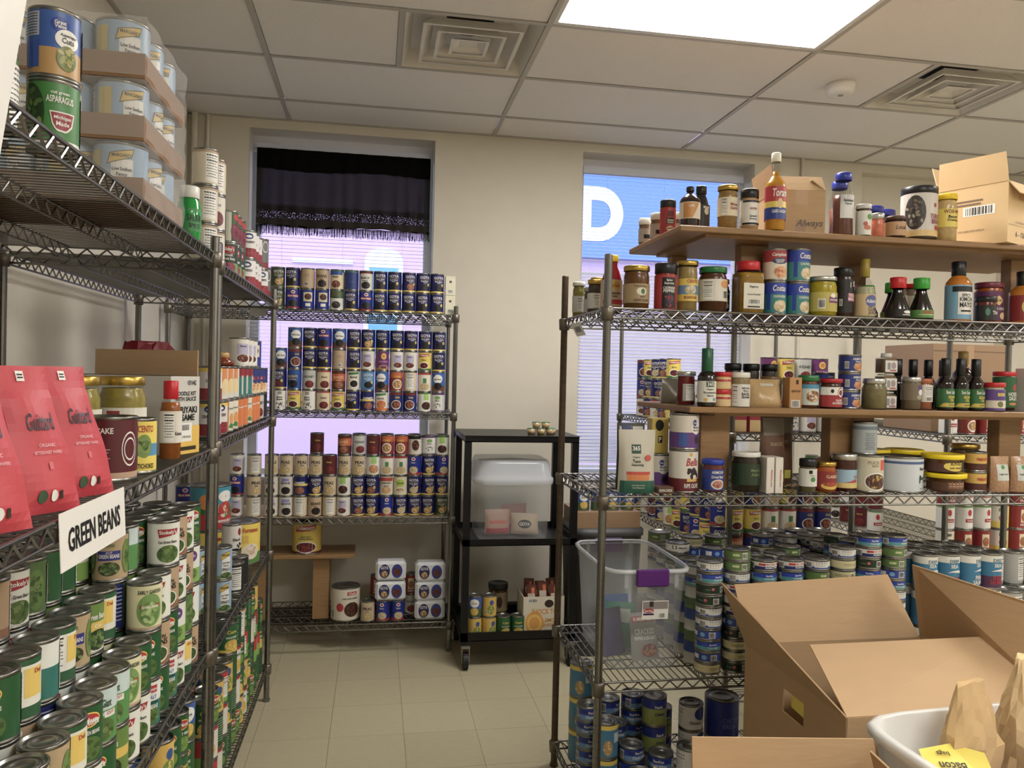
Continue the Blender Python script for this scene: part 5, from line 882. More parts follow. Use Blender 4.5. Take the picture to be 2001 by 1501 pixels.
soy('soy sauce dispenser with red cap on the sauce shelf', 2.302, -2.375, (190, 40, 44), (24, 20, 20), [('ell', .3, .6, .4, .2, W_), ('rect', .3, .25, 1., .1, W_)])
soy('soy sauce dispenser with flared green cap and green label', 2.400, -2.365, (60, 160, 60), (90, 150, 60), [('rect', 0, .7, 1., .3, (170, 90, 30)), ('rect', 0, .4, 1.6, .08, (206, 226, 160))], .148)
soy('soy sauce dispenser with green cap behind the clam juice', 2.250, -2.28, (60, 160, 60), (40, 60, 40), [('rect', 0, .6, 1., .2, W_)], .125, .036)
soy('soy sauce dispenser with tilted green spout behind two others', 2.352, -2.275, (70, 170, 60), (150, 180, 60), [], .14, .038)
for i, x in enumerate((2.435, 2.50)): jar('spread_jar', ('red-lidded clear jar behind the green-capped bottle', 'red-lidded clear jar behind the kimchi mayo')[i], x, -2.19, ZR[0], .034, .15, (150, 130, 110), (190, 36, 40), (.2, .7, (206, 196, 176), [('text', 'Lite', .2, .5, .9, .2, (90, 60, 60), .3)]))
bottle('mayo_bottle', 'orange kimchi mayo bottle with black cap '+TS, 2.548, F, ZR[0], .042, .213, (190, 120, 50), (18, 18, 20), (.04, .6, (120, 180, 214), [('rect', 0, .47, 1.35, .66, W_), ('rect', 0, .88, 2.2, .16, (24, 30, 40)), ('text', 'SPICY', 0, .7, .8, .09, K_), ('text', 'KIMCHI', 0, .58, 1.1, .12, K_), ('text', 'MAYO', 0, .42, 1.1, .15, K_), ('rect', 0, .24, .9, .05, K_)]), 0, .48, .63, .76, .05)
jar('curry_paste_jar', 'small dark thai paste jar with black lid '+TS, 2.638, -2.385, ZR[0], .034, .09, (110, 40, 20), (18, 18, 20), (.08, .66, (34, 30, 30), [('ell', -.5, .55, .22, .26, (70, 130, 110)), ('text', 'THAI', .4, .5, .9, .24, W_)]), 0, .018, .94)
jar('simmer_sauce_jar', 'orange butter chicken jar with purple label '+TS, 2.710, -2.315, ZR[0], .047, .15, (176, 90, 30), (110, 40, 60), (.08, .78, (104, 40, 90), [('poly', [(0, .86), (.45, .68), (0, .5), (-.45, .68)], (226, 190, 110)), ('text', 'PATAKS', 0, .68, .6, .08, (110, 30, 60)), ('text', 'BUTTER CHICKEN', 0, .4, 1.2, .09, W_), ('ell', .4, .16, .3, .12, (230, 190, 140))]), 0, .02, .93)
bottle('curry_sauce_bottle', 'red curry sauce bottle with black neck wrap '+TS, 2.808, F, ZR[0], .043, .19, (186, 120, 50), (18, 18, 20), (.06, .54, (150, 30, 30), [('ell', 0, .55, .78, .36, (226, 200, 90)), ('text', 'Thai Style', 0, .72, .9, .1, (60, 20, 20)), ('text', 'Red Curry', 0, .55, 1.1, .14, (110, 20, 20)), ('text', 'Sauce', 0, .38, .8, .12, (110, 20, 20))]), 0, .42, .6, .74, .055)
for i in range(5):
    carton('tea_carton', 'pink and white carton in the row behind the pickles', 1.98+.085*i, -2.065, ZR[0], .075, .09, .15, ((214, 120, 140), (220, 214, 220))[i % 2], [('ell', 0, .5, .5, .2, (200, 60, 90)), ('text', 'Tea', 0, .8, 1., .1, (120, 30, 70))])['group'] = 'cartons behind the pickles'
# --- on the lower riser
LO = 'on the lower wooden riser'
pouch('foil_bag', 'crumpled grey foil bag lying at the end of the lower riser', 1.62, -2.10, RM, .15, .09, .10, (120, 116, 104), [], .3, m=mat('grey_foil', (130, 124, 112), .35, .4, .3, 20, .6))
jar('jam_jar', 'dark red jar with silver lid '+LO, 1.565, -2.31, RM, .031, .115, (110, 24, 24), 'silver', (.14, .64, (170, 166, 160), [('facts', .1, .5, .9, .9)], .7), 0, .014, .95)
bottle('worcestershire_bottle', 'black sauce bottle with long green neck wrap '+LO, 1.607, -2.385, RM, .03, .192, (24, 16, 16), (26, 84, 56), (.08, .44, (226, 226, 214), [('rect', 0, .85, .9, .26, (30, 84, 56)), ('text', '365', 0, .86, .7, .18, W_), ('text', 'Organic', 0, .6, 1., .1, K_), ('text', 'Worcestershire', 0, .46, 1.5, .1, K_), ('text', 'Sauce', 0, .32, .8, .1, K_), ('ell', -.5, .12, .2, .08, (226, 170, 60)), ('ell', .5, .14, .2, .08, (120, 160, 190))]), 0, .52, .52, .62, .085)
for k in range(2): spice('spice_tin', ('lower', 'upper')[k]+' of two stacked cream and red spice tins '+LO, 1.668, -2.37, RM+.058*k, .0285, .058, (214, 180, 120), (180, 36, 44), (.05, .66, (222, 190, 130), [('rect', 0, .75, 2.4, .2, RED), ('rect', 0, .8, .3, .3, (230, 200, 190))]), caph=.016, clear=False)
spice('seasoning_jar', 'bagel sesame seasoning jar with white cap '+LO, 1.733, -2.365, RM, .033, .116, (150, 130, 96), (222, 220, 212), (.02, .66, (222, 220, 212), [('text', 'EVERYTHING', .2, .82, .9, .08, K_), ('text', 'WITH A', .2, .7, .6, .08, K_), ('text', 'BAGEL', .2, .56, .9, .13, K_), ('text', 'SESAME', .2, .42, .9, .1, K_), ('facts', -.9, .5, .5, .9)]), caph=.018)
pouch('grain_bag', 'clear bag of tan grain lying '+LO, 1.825, -2.35, RM, .13, .095, .10, (176, 148, 104), [('rect', 0, .8, .8, .1, (200, 190, 170))], .1, m=mat('grain_in_film', (178, 150, 108), .2, 0, .25, 160, .3))
carton('spice_carton', 'kraft-brown spice carton with barcode '+LO, 1.925, -2.36, RM, .045, .05, .103, (196, 140, 72), [('bars', 0, .14, 1.4, .24), ('text', 'spices', 0, .55, 1.5, .12, (90, 60, 40), .2), ('rect', .2, .85, .4, .14, (40, 30, 26))])
jar('spice_jar', 'clear herb jar with brown lid behind the spice carton', 1.895, -2.27, RM, .036, .105, (120, 96, 60), (120, 90, 56), (.3, .75, (180, 176, 160), [('facts', 0, .5, 1., .8)]))
for i, x in enumerate((1.80, 1.87, 1.94)): spice('spice_jar', 'black-capped spice jar standing behind the grain bag', x, -2.17, RM, .03, .15, (60, 50, 40), (16, 16, 18))['group'] = 'black capped jars behind the grain bag'
jar('bruschetta_jar', 'bruschetta jar with green lid and food picture '+LO, 1.985, F, RM, .034, .112, (110, 60, 30), (40, 110, 60), (.1, .72, (206, 216, 206), [('rect', 0, .9, 3., .2, (60, 150, 190)), ('food', 0, .42, .7, .28, (170, 120, 70), [(214, 190, 140), (130, 70, 40), (226, 210, 180)], 18, .28)]), 0, .02, .93)
jar('antipasto_jar', 'red and white olive antipasto jar with red lid '+LO, 2.062, -2.37, RM, .0375, .102, (80, 40, 26), (170, 30, 44), (.06, .72, (176, 34, 44), [('rect', 0, .8, 3.2, .4, W_), ('ell', .4, .72, .34, .26, (150, 40, 50)), ('ell', .4, .72, .28, .21, W_), ('ell', .4, .72, .2, .14, (130, 40, 46)), ('ell', -.4, .8, .14, .1, K_), ('text', 'OLIVE', .2, .34, .9, .1, W_), ('text', 'ANTIPASTO', .2, .2, 1.2, .12, W_)]), 0, .014, .93)
stack(['armour', 'armour', 'armour'], 2.140, -2.355, RM, LO, .15, .1); stack(['armour', 'armour'], 2.10, -2.265, RM, LO, .2, .1)
jar('herb_jar', 'round glass jar of dried leaves with silver lid '+LO, 2.222, -2.375, RM, .042, .106, (120, 112, 76), 'silver', None, 0, .018, .82, sh=.7)
for k in range(3): vessel('spice_box', 'container', ('lowest', 'middle', 'uppermost')[k]+' clear square spice container of the stack of three', 2.293, -2.335, RM+.062*k, [(.027, 0), (.029, .004), (.029, .052), (.027, .058)], (130, 110, 80), (.018 if k == 2 else .027, .056, .072 if k == 2 else .061, (206, 204, 196)), (.029, .006, .046, (226, 222, 218), [('rect', -.4, .5, .5, .6, (150, 150, 150)), ('ell', .35, .55, .4, .3, (170, 150, 150)), ('rect', .3, .14, 1., .1, (176, 60, 70))]), 0, True, power=8)
spice('spice_jar', 'grey ground spice jar with silver cap '+LO, 2.368, -2.37, RM, .033, .114, (120, 106, 84), 'silver', (.3, .78, (120, 106, 84), [('ell', .4, .8, .4, .14, (90, 60, 140)), ('ell', .4, .5, .3, .18, (220, 220, 226)), ('ell', .2, .2, .3, .14, (170, 160, 130))]), caph=.016)
jar('spice_jar', 'narrow copper-lidded jar with white label '+LO, 2.432, -2.35, RM, .028, .11, (176, 110, 80), (170, 100, 70), (.26, .8, (222, 216, 200), [('facts', 0, .6, 1., .6), ('bars', 0, .18, .7, .26)]))
SO = (.06, .42, (44, 110, 54), [('text', 'Sun Luck', .1, .82, 1.3, .18, W_), ('text', 'SESAME', .2, .56, 1., .14, YEL), ('text', 'OIL', .2, .4, .6, .14, YEL), ('poly', [(-1.3, .04), (1.3, .04), (1.3, .26), (-.8, .24)], (206, 180, 50)), ('text', 'NATURAL', .2, .14, .8, .08, (80, 50, 20))])
for i, (x, y) in enumerate(((2.496, -2.375), (2.556, -2.375), (2.616, -2.375))): bottle('sesame_oil_bottle', 'dark sesame oil bottle with green and yellow label '+LO, x, y, RM, .028, .183, (22, 14, 10), (16, 16, 18), SO, 0, .46, .5, .66, .06)['group'] = 'sesame oil bottles on the lower riser'
for i in range(4): bottle('soy_bottle', 'plain black-necked bottle in the row behind the oils', 2.40+.062*i, -2.25, RM, .027, .18, (20, 14, 12), (14, 14, 16), None, 0, .46, .5, .66, .06)['group'] = 'black bottles behind the oils'
bottle('liqueur_bottle', 'tall dark bottle with ribbed gold cap behind the oils', 2.675, -2.24, RM, .036, .215, (40, 20, 14), (150, 124, 60), (.1, .5, (150, 120, 110), []), 0, .4, .6, .74, .05)
jar('mustard_jar', 'small purple-labelled jar with red lid '+LO, 2.682, -2.385, RM, .034, .102, (190, 180, 150), (186, 40, 44), (.04, .76, (104, 70, 150), [('rect', 0, .72, 1.2, .36, (90, 60, 140)), ('rect', 0, .76, .8, .16, (206, 180, 60)), ('rect', 0, .3, 3., .36, (222, 214, 190)), ('ell', -.1, .3, .3, .14, (120, 120, 60))]), 0, .016, .93)
jar('hoisin_jar', 'green-labelled hoisin sauce jar with red lid '+LO, 2.757, -2.345, RM, .037, .142, (50, 24, 16), (180, 36, 44), (.1, .86, (30, 100, 56), [('ell', .3, .66, .26, .12, (176, 70, 50)), ('text', 'HOISIN', .2, .44, 1.1, .13, W_), ('text', 'SAUCE', .2, .3, 1., .13, W_), ('rect', .2, .12, .9, .08, (206, 140, 50))]), 0, .016, .93)
carton('soup_carton', 'white and purple soup carton beside the hoisin jar', 2.875, -2.36, RM, .13, .05, .155, (222, 212, 200), [('rect', .3, .6, 1.2, .5, (200, 180, 210)), ('rect', .3, .8, 1.2, .1, PUR), ('ell', .4, .22, .55, .18, W_), ('ell', .4, .24, .45, .12, (190, 180, 60))], cat='carton')
# --- on the wire shelf under the lower riser
DS = 'on the dry goods shelf'
pouch('seasoning_pouch', 'white taco seasoning pouch with green base '+DS, 1.375, -2.375, ZR[1], .125, .205, .06, (206, 200, 180), [('rect', 0, .1, 1.86, .2, (36, 100, 80)), ('rect', 0, .26, 1.2, .1, (226, 130, 50)), ('rect', 0, .32, 1.3, .05, (206, 60, 40)), ('rect', -.1, .70, .5, .14, (24, 74, 56)), ('text', '365', -.1, .71, .4, .07, W_), ('text', 'Organic', -.1, .57, .6, .035, (60, 60, 50)), ('text', 'Taco', -.1, .51, .5, .05, K_), ('text', 'Seasoning', -.05, .45, 1.1, .05, K_), ('ell', .55, .56, .18, .05, (206, 70, 50)), ('text', 'By seasoning, we mean', 0, .13, 1.5, .022, W_), ('text', 'kitchen filling aromas', 0, .09, 1.5, .022, W_)], -.05)
pouch('herb_bag', 'clear bag of dried herbs with blue header behind the pouch', 1.39, -2.265, ZR[1], .10, .22, .05, (70, 66, 44), [('rect', 0, .8, 1.7, .3, (214, 210, 200)), ('rect', -.3, .92, .8, .1, (30, 50, 110)), ('text', 'FRONTIER', 0, .78, 1.3, .05, K_), ('rect', 0, .62, 1.8, .05, (36, 50, 110))], 0)
carton('food_carton', 'small flat brown nut carton '+DS, 1.465, -2.385, ZR[1], .055, .05, .022, (96, 60, 44), [('text', 'NON-CHICK', 0, .5, 1.6, .4, W_)])
can('oliveten', 1.545, -2.355, ZR[1], DS, .05); can('purpleten', 1.545, -2.355, ZR[1]+.142, 'stacked on the ripe olive tin', .05)
stack(['purpleten'], 1.49, -2.255, ZR[1], 'behind the ripe olive tin', -.2)
carton('pasta_carton', 'yellow carton with black P badge behind the olive tins', 1.49, -2.255, ZR[1]+.118, .06, .05, .12, (214, 186, 60), [('ell', -.1, .8, .5, .16, K_), ('rect', 0, .4, .5, .2, K_), ('text', 'P', 0, .4, .3, .14, W_)])
jar('dried_beef_jar', 'dried beef jar with blue lid and label '+DS, 1.64, -2.375, ZR[1], .036, .11, (110, 50, 50), (28, 56, 160), (.1, .72, (30, 60, 150), [('text', 'ARMOUR', .1, .86, 1.2, .14, W_), ('text', 'Dried Beef', .1, .64, 1.2, .13, W_), ('ell', .1, .28, .66, .24, (226, 214, 200)), ('food', .1, .28, .5, .18, (190, 120, 100), [(206, 140, 120), (160, 80, 70)], 12, .3)]), 0, .016, .94)
jar('relish_jar', 'wide dark jar with white lid and green print '+DS, 1.765, -2.36, ZR[1], .047, .135, (44, 34, 20), (222, 222, 216), (.2, .72, (34, 60, 34), [('text', 'Madras', .3, .7, 1., .14, (120, 140, 80)), ('text', 'Adams', .3, .5, .9, .14, (120, 140, 80))]), 0, .016, .93)
for i, x in enumerate((1.828, 1.860)): carton('oven_bag_box', ('narrow white oven bag box beside the green-print jar', 'narrow white oven bag box beside the brown pouch')[i], x, -2.375, ZR[1], .028, .07, .12, (226, 220, 208), [('vtext', 'Oven Cooking Bags', .3, .42, .5, .8, (190, 50, 40))], [('ell', 0, .7, .4, .2, (90, 40, 30))])
for i, (x, y, rz) in enumerate(((1.90, -2.28, .35), (1.985, -2.17, .1))): pouch('snack_pouch', ('brown snack pouch behind the oven bag boxes', 'brown snack pouch behind the green-leaf spice jar')[i], x, y, ZR[1], .12, .25, .06, (94, 58, 32), [('rect', 0, .86, 1.8, .24, (120, 110, 96)), ('text', 'SNACKS', 0, .62, 1.2, .05, (170, 140, 110)), ('rect', .3, .15, .6, .12, (206, 200, 50))], rz)
spice('spice_jar', 'green-leaf spice jar with black cap '+DS, 1.977, -2.385, ZR[1], .029, .114, (110, 100, 70), (16, 18, 18), (.2, .72, (222, 222, 212), [('rect', -.2, .82, .4, .2, K_), ('ell', .1, .4, .3, .14, (60, 150, 70)), ('text', 'Oregano', 0, .62, .9, .08, K_)]), caph=.026)
jar('pasta_sauce_jar', 'orange pasta sauce jar with gold lid and red label '+DS, 2.047, -2.375, ZR[1], .036, .104, (170, 84, 30), 'gold', (.12, .7, (150, 34, 30), [('text', 'CLASSICO', .2, .72, 1.3, .16, (240, 220, 170)), ('ell', 0, .2, .9, .2, (230, 190, 50)), ('ell', 0, .28, .7, .12, (180, 60, 30))]), 0, .014, .92)
jar('salsa_jar', 'dark salsa jar with silver lid and landscape label '+DS, 2.127, -2.36, ZR[1], .041, .13, (70, 22, 16), 'silver', (.12, .6, (150, 190, 214), [('rect', 0, .14, 3., .28, (226, 200, 110)), ('poly', [(-.6, .3), (-.1, .36), (.5, .5), (.6, .3)], (190, 50, 40)), ('text', 'BASICS', .6, .62, .6, .12, RED)]), 0, .02, .95)
stack(['pucksoup'], 2.218, -2.36, ZR[1], DS, 0, .02); stack(['greybeef'], 2.205, -2.355, ZR[1]+.128, 'standing on the stew can', 0, .02)
can('beefribbed', 2.352, -2.345, ZR[1], DS, 0)
def tubby(label, x, y, z, c, its):
    o = vessel('porridge_tub', 'tub', label, x, y, z, [(.045, 0), (.05, .004), (.062, .05), (.064, .052)], (90, 60, 34), (.069, .05, .066, (234, 208, 40)), (.0575, .006, .048, c, its), 0, False)
RP = [('ell', .2, .5, .8, .42, (238, 210, 50)), ('text', 'Rice Porridge', .2, .62, 1.1, .2, (70, 40, 20)), ('text', 'with Abalone', .2, .36, 1.1, .18, (70, 40, 20))]
tubby('yellow-lidded porridge tub under another beside the ribbed tin', 2.517, -2.36, ZR[1], (96, 60, 36), [('rect', .2, .5, 1.4, .6, (140, 90, 60)), ('rect', .2, .6, 1.2, .05, (220, 200, 180)), ('rect', .2, .4, 1.2, .05, (220, 200, 180))])
tubby('yellow-lidded rice porridge tub on top of another', 2.505, -2.36, ZR[1]+.066, (90, 50, 40), RP)
for i, x in enumerate((2.36, 2.45)):
    tubby(('yellow-lidded porridge tub behind the ribbed tin, lower', 'yellow-lidded porridge tub behind the stacked tubs, lower')[i], x-.02+.05*i, -2.19, ZR[1], (70, 60, 30), []); tubby(('yellow-lidded porridge tub behind the ribbed tin, upper', 'yellow-lidded porridge tub behind the stacked tubs, upper')[i], x-.02+.05*i, -2.19, ZR[1]+.066, (70, 60, 30), [])
stack(['pimento', 'pimento'], 2.64, -2.355, ZR[1], 'beside the stacked porridge tubs', 0)
jar('pickle_jar', 'wide glass jar with gold lid behind the soup bags', 2.71, -2.22, ZR[1], .055, .155, (110, 80, 60), 'gold', (.3, .7, (222, 212, 190), [('text', 'Organic', 0, .6, 1., .14, (120, 90, 50)), ('rect', 0, .14, 2.6, .2, (226, 180, 70))]))
for i, (x, rz) in enumerate(((2.72, .05), (2.805, -.05), (2.89, .05))): pouch('soup_mix_bag', ('clear soup mix bag with grey label beside the cans', 'clear soup mix bag of orange flakes between two others', 'clear soup mix bag at the end of the row')[i], x, -2.375, ZR[1], .078, .125, .05, ((150, 140, 120), (176, 120, 80), (190, 170, 160))[i], [('rect', 0, .55, 1.3, .45, (206, 210, 200)), ('ell', 0, .7, .2, .06, (60, 150, 80)), ('text', 'veggie soup', 0, .5, 1., .06, K_, .2)], rz, m=mat('flakes_in_film', (176, 140, 110), .2, 0, .4, 120, .2))

# --- third wire shelf: tote, tuna, salmon
TOT = clear_mat('milky_tote_plastic', (214, 218, 222), .22, .2)
to = empty('storage_tote', (1.428, -2.165, ZR[2]), 0, 'translucent plastic tote with purple handles beside the tuna', 'tote')
a_, b_, h_ = .146, .235, .34
pr = [(0, 0), (.80, 0), (.84, .008), (.95, h_-.045), (.97, h_-.04), (.98, h_)]
MB().lathe([(r, z) for r, z in pr], 40, sx=a_, sy=b_, power=7).build('tub', TOT, to)
MB().lathe([(.98, h_-.012), (1.03, h_-.010), (1.035, h_-.002), (1.0, h_+.003), (.965, h_)], 40, sx=a_, sy=b_, power=7).build('rim', clear_mat('milky_rim', (222, 226, 230), .6, .25), to)
HP = mat('purple_plastic', (84, 36, 110), .35)
for sy in (-1, 1):
    MB().box(-.055, .055, min(sy*b_*1.0, sy*(b_+.018)), max(sy*b_*1.0, sy*(b_+.018)), h_-.05, h_+.005, bev=.004).build('handle', HP, to)
    for ex in (-.085, .085): MB().box(ex-.006, ex+.006, min(sy*b_*.97, sy*(b_+.004)), max(sy*b_*.97, sy*(b_+.004)), h_-.055, h_-.008).build('rib', TOT, to)
q = MB(); mp = Plane((.02, -b_*.925, .175), (.045, 0, 0), (0, -.004, .062), (0, -1, 0)); q.add([mp(-1, 0, .001), mp(1, 0, .001), mp(1, 1, .001), mp(-1, 1, .001)], [(0, 1, 2, 3)], W_); decal(q, mp, [('rect', 0, .75, 1.9, .4, (150, 140, 136)), ('rect', -.3, .82, .3, .3, (60, 56, 60)), ('ell', -.5, .47, .4, .12, RED), ('text', 'Sterilite', -.5, .47, .6, .12, W_), ('rect', -.5, .28, .8, .1, (60, 30, 90)), ('bars', .55, .2, .5, .28)], .0015); q.build('product_card', PRINT, to)
for i, (x, y, rz, tl, c, its) in enumerate(((1.45, -2.30, .15, -.22, (150, 150, 146), [('rect', -.1, .86, 1.5, .12, (190, 50, 54)), ('text', 'BUMBLE BEE', -.1, .86, 1.3, .08, W_), ('text', 'CRACKED', 0, .6, 1.5, .12, W_), ('text', 'PEPPER & SEA SALT', 0, .46, 1.6, .07, W_), ('food', .2, .2, .6, .14, (150, 90, 70), [(190, 130, 100), (120, 70, 50)], 14, .3)]), (1.40, -2.17, -.3, -.2, (60, 140, 120), [('rect', 0, .7, 1.4, .3, (200, 216, 206))]), (1.42, -2.07, .1, -.15, (70, 110, 170), [('rect', 0, .6, 1.4, .3, (206, 212, 220))]), (1.36, -2.24, .5, -.2, (90, 90, 130), []))):
    pouch('tuna_pouch', ('grey cracked pepper tuna pouch', 'green tuna pouch', 'blue tuna pouch', 'violet-grey tuna pouch')[i]+' inside the translucent tote', x, y, ZR[2]+.012, .105, .155, .028, c, its, rz, tilt=tl)
TK = ['bumble', 'starkist', 'tunawhite', 'tunagreen', 'tunablue', 'tunacream', 'tunadark', 'tuna365', 'bumble', 'tunawhite', 'tunablue', 'starkist']
TP = 'in the front tuna stacks'; rt_ = random.Random(11)
FT = {0: 'tunacream tunablue starkist tunablue tunawhite tunawhite tunadark tunadark starkist tunawhite'.split(), 1: 'tunadark tunacream tunacream tunadark tunablue bumble tuna365 bumble tunawhite tunagreen tunagreen'.split()}
H0 = [10, 10, 10, 10, 10, 11, 12, 12]
stock = MB(); th = .037; NS = 7
for i in range(8):
    x = 1.634+.0957*i
    stack(FT.get(i, [rt_.choice(TK) for _ in range(H0[i])]), x, -2.385, ZR[2], TP, 0, .5)
    for j in range(1, 6):
        y = -2.385+.0945*j; n = H0[i]-rt_.choice((0, 1, 1, 2)) if i < 6 else 10+(j < 3)
        for k in range(NS):
            z = ZR[2]+k*th; r = .0425; stock.lathe([(0, z), (r, z), (r+.001, z+.002), (r-.0006, z+.004), (r-.0006, z+.033), (r+.001, z+.035), (r, z+th), (0, z+th)], 14, ((200, 200, 190), (40, 70, 150), (90, 120, 70))[k % 3], x+.0, y)
        stack([rt_.choice(TK) for _ in range(n-NS)], x, y, ZR[2]+NS*th, 'in the rear tuna stacks', 0, .6, NS)
stock.build('tuna_can_stock', PRINT, None, None, 0, 'dense hidden stock of tuna cans under the rear tuna stacks', 'can', kind='stuff')
K['salmon'] = K['salmon'][:3]+(.0395, .125)+K['salmon'][5:]; K['salmonred'] = K['salmonred'][:3]+(.0395, .125)+K['salmonred'][5:]; K['greyfacts'] = K['greyfacts'][:3]+(.0395, .118)+K['greyfacts'][5:]
for i, k in enumerate(('salmon', 'salmonred', 'salmon', 'salmonred')):
    for j in range(3): stack([k, 'salmon', k] if j == 0 else ['salmon', 'salmon', 'salmon'], 2.437+.0845*i, -2.375+.085*j, ZR[2], 'beside the tuna stacks', (.1, 0, .45, .1)[i] if j == 0 else .4, .05)
for i in range(3):
    for j in range(2): stack(['greyfacts']*(2 if j == 0 else 3), 2.79+.085*i, -2.36+.09*j, ZR[2], 'beside the salmon cans', .2, .4)
# --- lowest wire shelf
LS = 'under the tuna shelf'
stack(['yellowlid']*3, 1.305, -2.02, ZR[3], LS, .3, .3); stack(['yellowlid']*2, 1.335, -2.24, ZR[3], LS, .3, .3); stack(['lowblue']*5, 1.305, -2.13, ZR[3], LS, 0, .5)
for i, (x, y, n) in enumerate(((1.40, -2.05, 5), (1.40, -2.14, 4), (1.43, -2.235, 3), (1.43, -2.335, 2), (1.495, -2.05, 5), (1.52, -2.28, 3), (1.34, -2.345, 2))): stack([rt_.choice(['lowblue', 'lowblue', 'tunawhite', 'tunablue'])]+['lowblue']*(n-1), x, y, ZR[3], LS, 0, .8)
stack(['chickenbreast', 'yellowgreen', 'yellowgreen'], 1.535, -2.17, ZR[3], LS, 0, .2); stack(['chickenbreast', 'chickenbreast'], 1.60, -2.335, ZR[3], LS, .1, .2); stack(['chickenbreast', 'chickenbreast', 'chickenbreast'], 1.66, -2.20, ZR[3], LS, .1, .2)
stack(['yellowgreen', 'yellowgreen'], 1.60, -2.06, ZR[3], LS); stack(['chickenbag', 'chickenbag'], 1.785, -2.18, ZR[3], LS, .2, .05); stack(['chickenbag'], 1.93, -2.2, ZR[3], LS, .2)

# ================================================================= racks behind
BK = 'on the rack end-on to the window'; bb = random.Random(5)
BKs = ['goya_chick', 'whitegreenchick', 'furm', 'goya_pinto', 'lavwhite', 'kraswhite', 'goya_white', 'whitered', 'pintonavy']
for j in range(10):
    y = -.42-.118*j
    stack([bb.choice(BKs) for _ in range(3 if j < 5 else 2)], 2.075, y, Z2[0], BK, -.5, .4); stack([bb.choice(BKs) for _ in range(2)], 2.075, y, Z2[1], BK, -.5, .4)
for i in range(6):
    x = 2.075+.083*i
    stack([bb.choice(['furm', 'furm', 'pintonavy', 'brownorange', 'whitered', 'furm']) for _ in range(3)], x, -1.64, Z2[1], BK, 0, .2)
    if i < 3: carton('rice_carton', 'red and yellow rice carton on the rack behind the risers', x, -1.64, Z2[0], .07, .05, .14, (176, 36, 50), [('rect', 0, .2, 1.9, .36, (226, 190, 120)), ('text', 'RICE', 0, .7, 1.4, .16, W_)])['group'] = 'red rice cartons behind the risers'
    else: stack([bb.choice(['goya_pinto', 'lavwhite', 'whitepurple']) for _ in range(2)], x, -1.64, Z2[0], BK, 0, .3)
TM = 'on the tomato can rack'
for i in range(6):
    x = 3.11+.093*i
    stack([bb.choice(['tomwhite', 'tomyellow', 'tomred', 'tomwhite']) for _ in range(3)], x, -1.63, Z2[1], TM, 0, .2)
    stack([bb.choice(['tomwhite', 'tomred', 'orangered']) for _ in range(2)], x, -1.63, Z2[0], TM, 0, .2)
for i in range(4):
    for j in range(3): stack([bb.choice(['tomred', 'tomwhite', 'maroon', 'tomyellow', 'greenwhite']) for _ in range(3)], 3.11, -.5-.25*j-.06*i, Z2[1], TM, -.5, .3) if i % 2 == 0 else None
for i in range(4): stack([bb.choice(['purple', 'furm', 'kras', 'greykidney']) for _ in range(3)], 2.27+.083*i, -1.54, Z2[0], BK, 0, .2)
# big carton standing behind the risers on that rack
for i, (x, y, w_, h) in enumerate(((3.34, -1.30, .4, .42),)): carton('shipping_carton', 'brown shipping carton on the tomato can rack', x, y, Z2[0], w_, .36, h, (150, 116, 80), [('rect', 0, .92, 1.96, .01, (110, 80, 56)), ('rect', 0, .5, .2, .98, (170, 134, 92))])

# ================================================================= black cart
ct = empty('utility_cart', (1.29, -.585, 0), 0, 'black steel utility cart on casters beside the bean rack', 'cart')
BS = mat('black_steel', (16, 16, 17), .4, .3)
for z, t in ((1.2, .035), (.665, .035), (.185, .045)):
    MB().box(-.30, .30, -.245, .245, z-t, z-t+.004).build('shelf', BS, ct)
    MB().box(-.30, .30, -.245, -.235, z-t, z).box(-.30, .30, .235, .245, z-t, z).box(-.30, -.29, -.235, .235, z-t, z).box(.29, .30, -.235, .235, z-t, z).build('shelf_lip', BS, ct) if z < 1.1 else MB().box(-.305, .305, -.25, .25, z-.004, z, bev=.002).box(-.30, .30, -.245, -.235, z-t, z-.004).box(-.30, .30, .235, .245, z-t, z-.004).box(-.30, -.29, -.235, .235, z-t, z-.004).box(.29, .30, -.235, .235, z-t, z-.004).build('top', BS, ct)
for sx in (-1, 1):
    for sy in (-1, 1):
        MB().box(sx*.30-(.035 if sx > 0 else 0), sx*.30+(.035 if sx < 0 else 0), sy*.245-(.035 if sy > 0 else 0), sy*.245+(.035 if sy < 0 else 0), .12, 1.17).build('leg', BS, ct)
        c0 = empty('caster', (0, 0, 0)); c0.parent = ct; x, y = sx*.275, sy*.225
        q = MB()
        for k in range(20):
            pass
        V = []; n = 20
        for xx in (-.013, .013):
            for i in range(n): V.append((x+xx, y-.02+.042*math.cos(6.283*i/n), .043+.042*math.sin(6.283*i/n)))
        q.add(V, [(i, (i+1) % n, n+(i+1) % n, n+i) for i in range(n)]+[tuple(range(n-1, -1, -1)), tuple(range(n, 2*n))]); q.build('wheel', mat('black_rubber', (18, 18, 18), .6), c0)
        MB().box(x-.02, x-.016, y-.035, y+.015, .035, .11).box(x+.016, x+.02, y-.035, y+.015, .035, .11).box(x-.022, x+.022, y-.035, y+.02, .108, .12).build('fork', mat('zinc_plate', (150, 146, 136), .4, .8), c0)
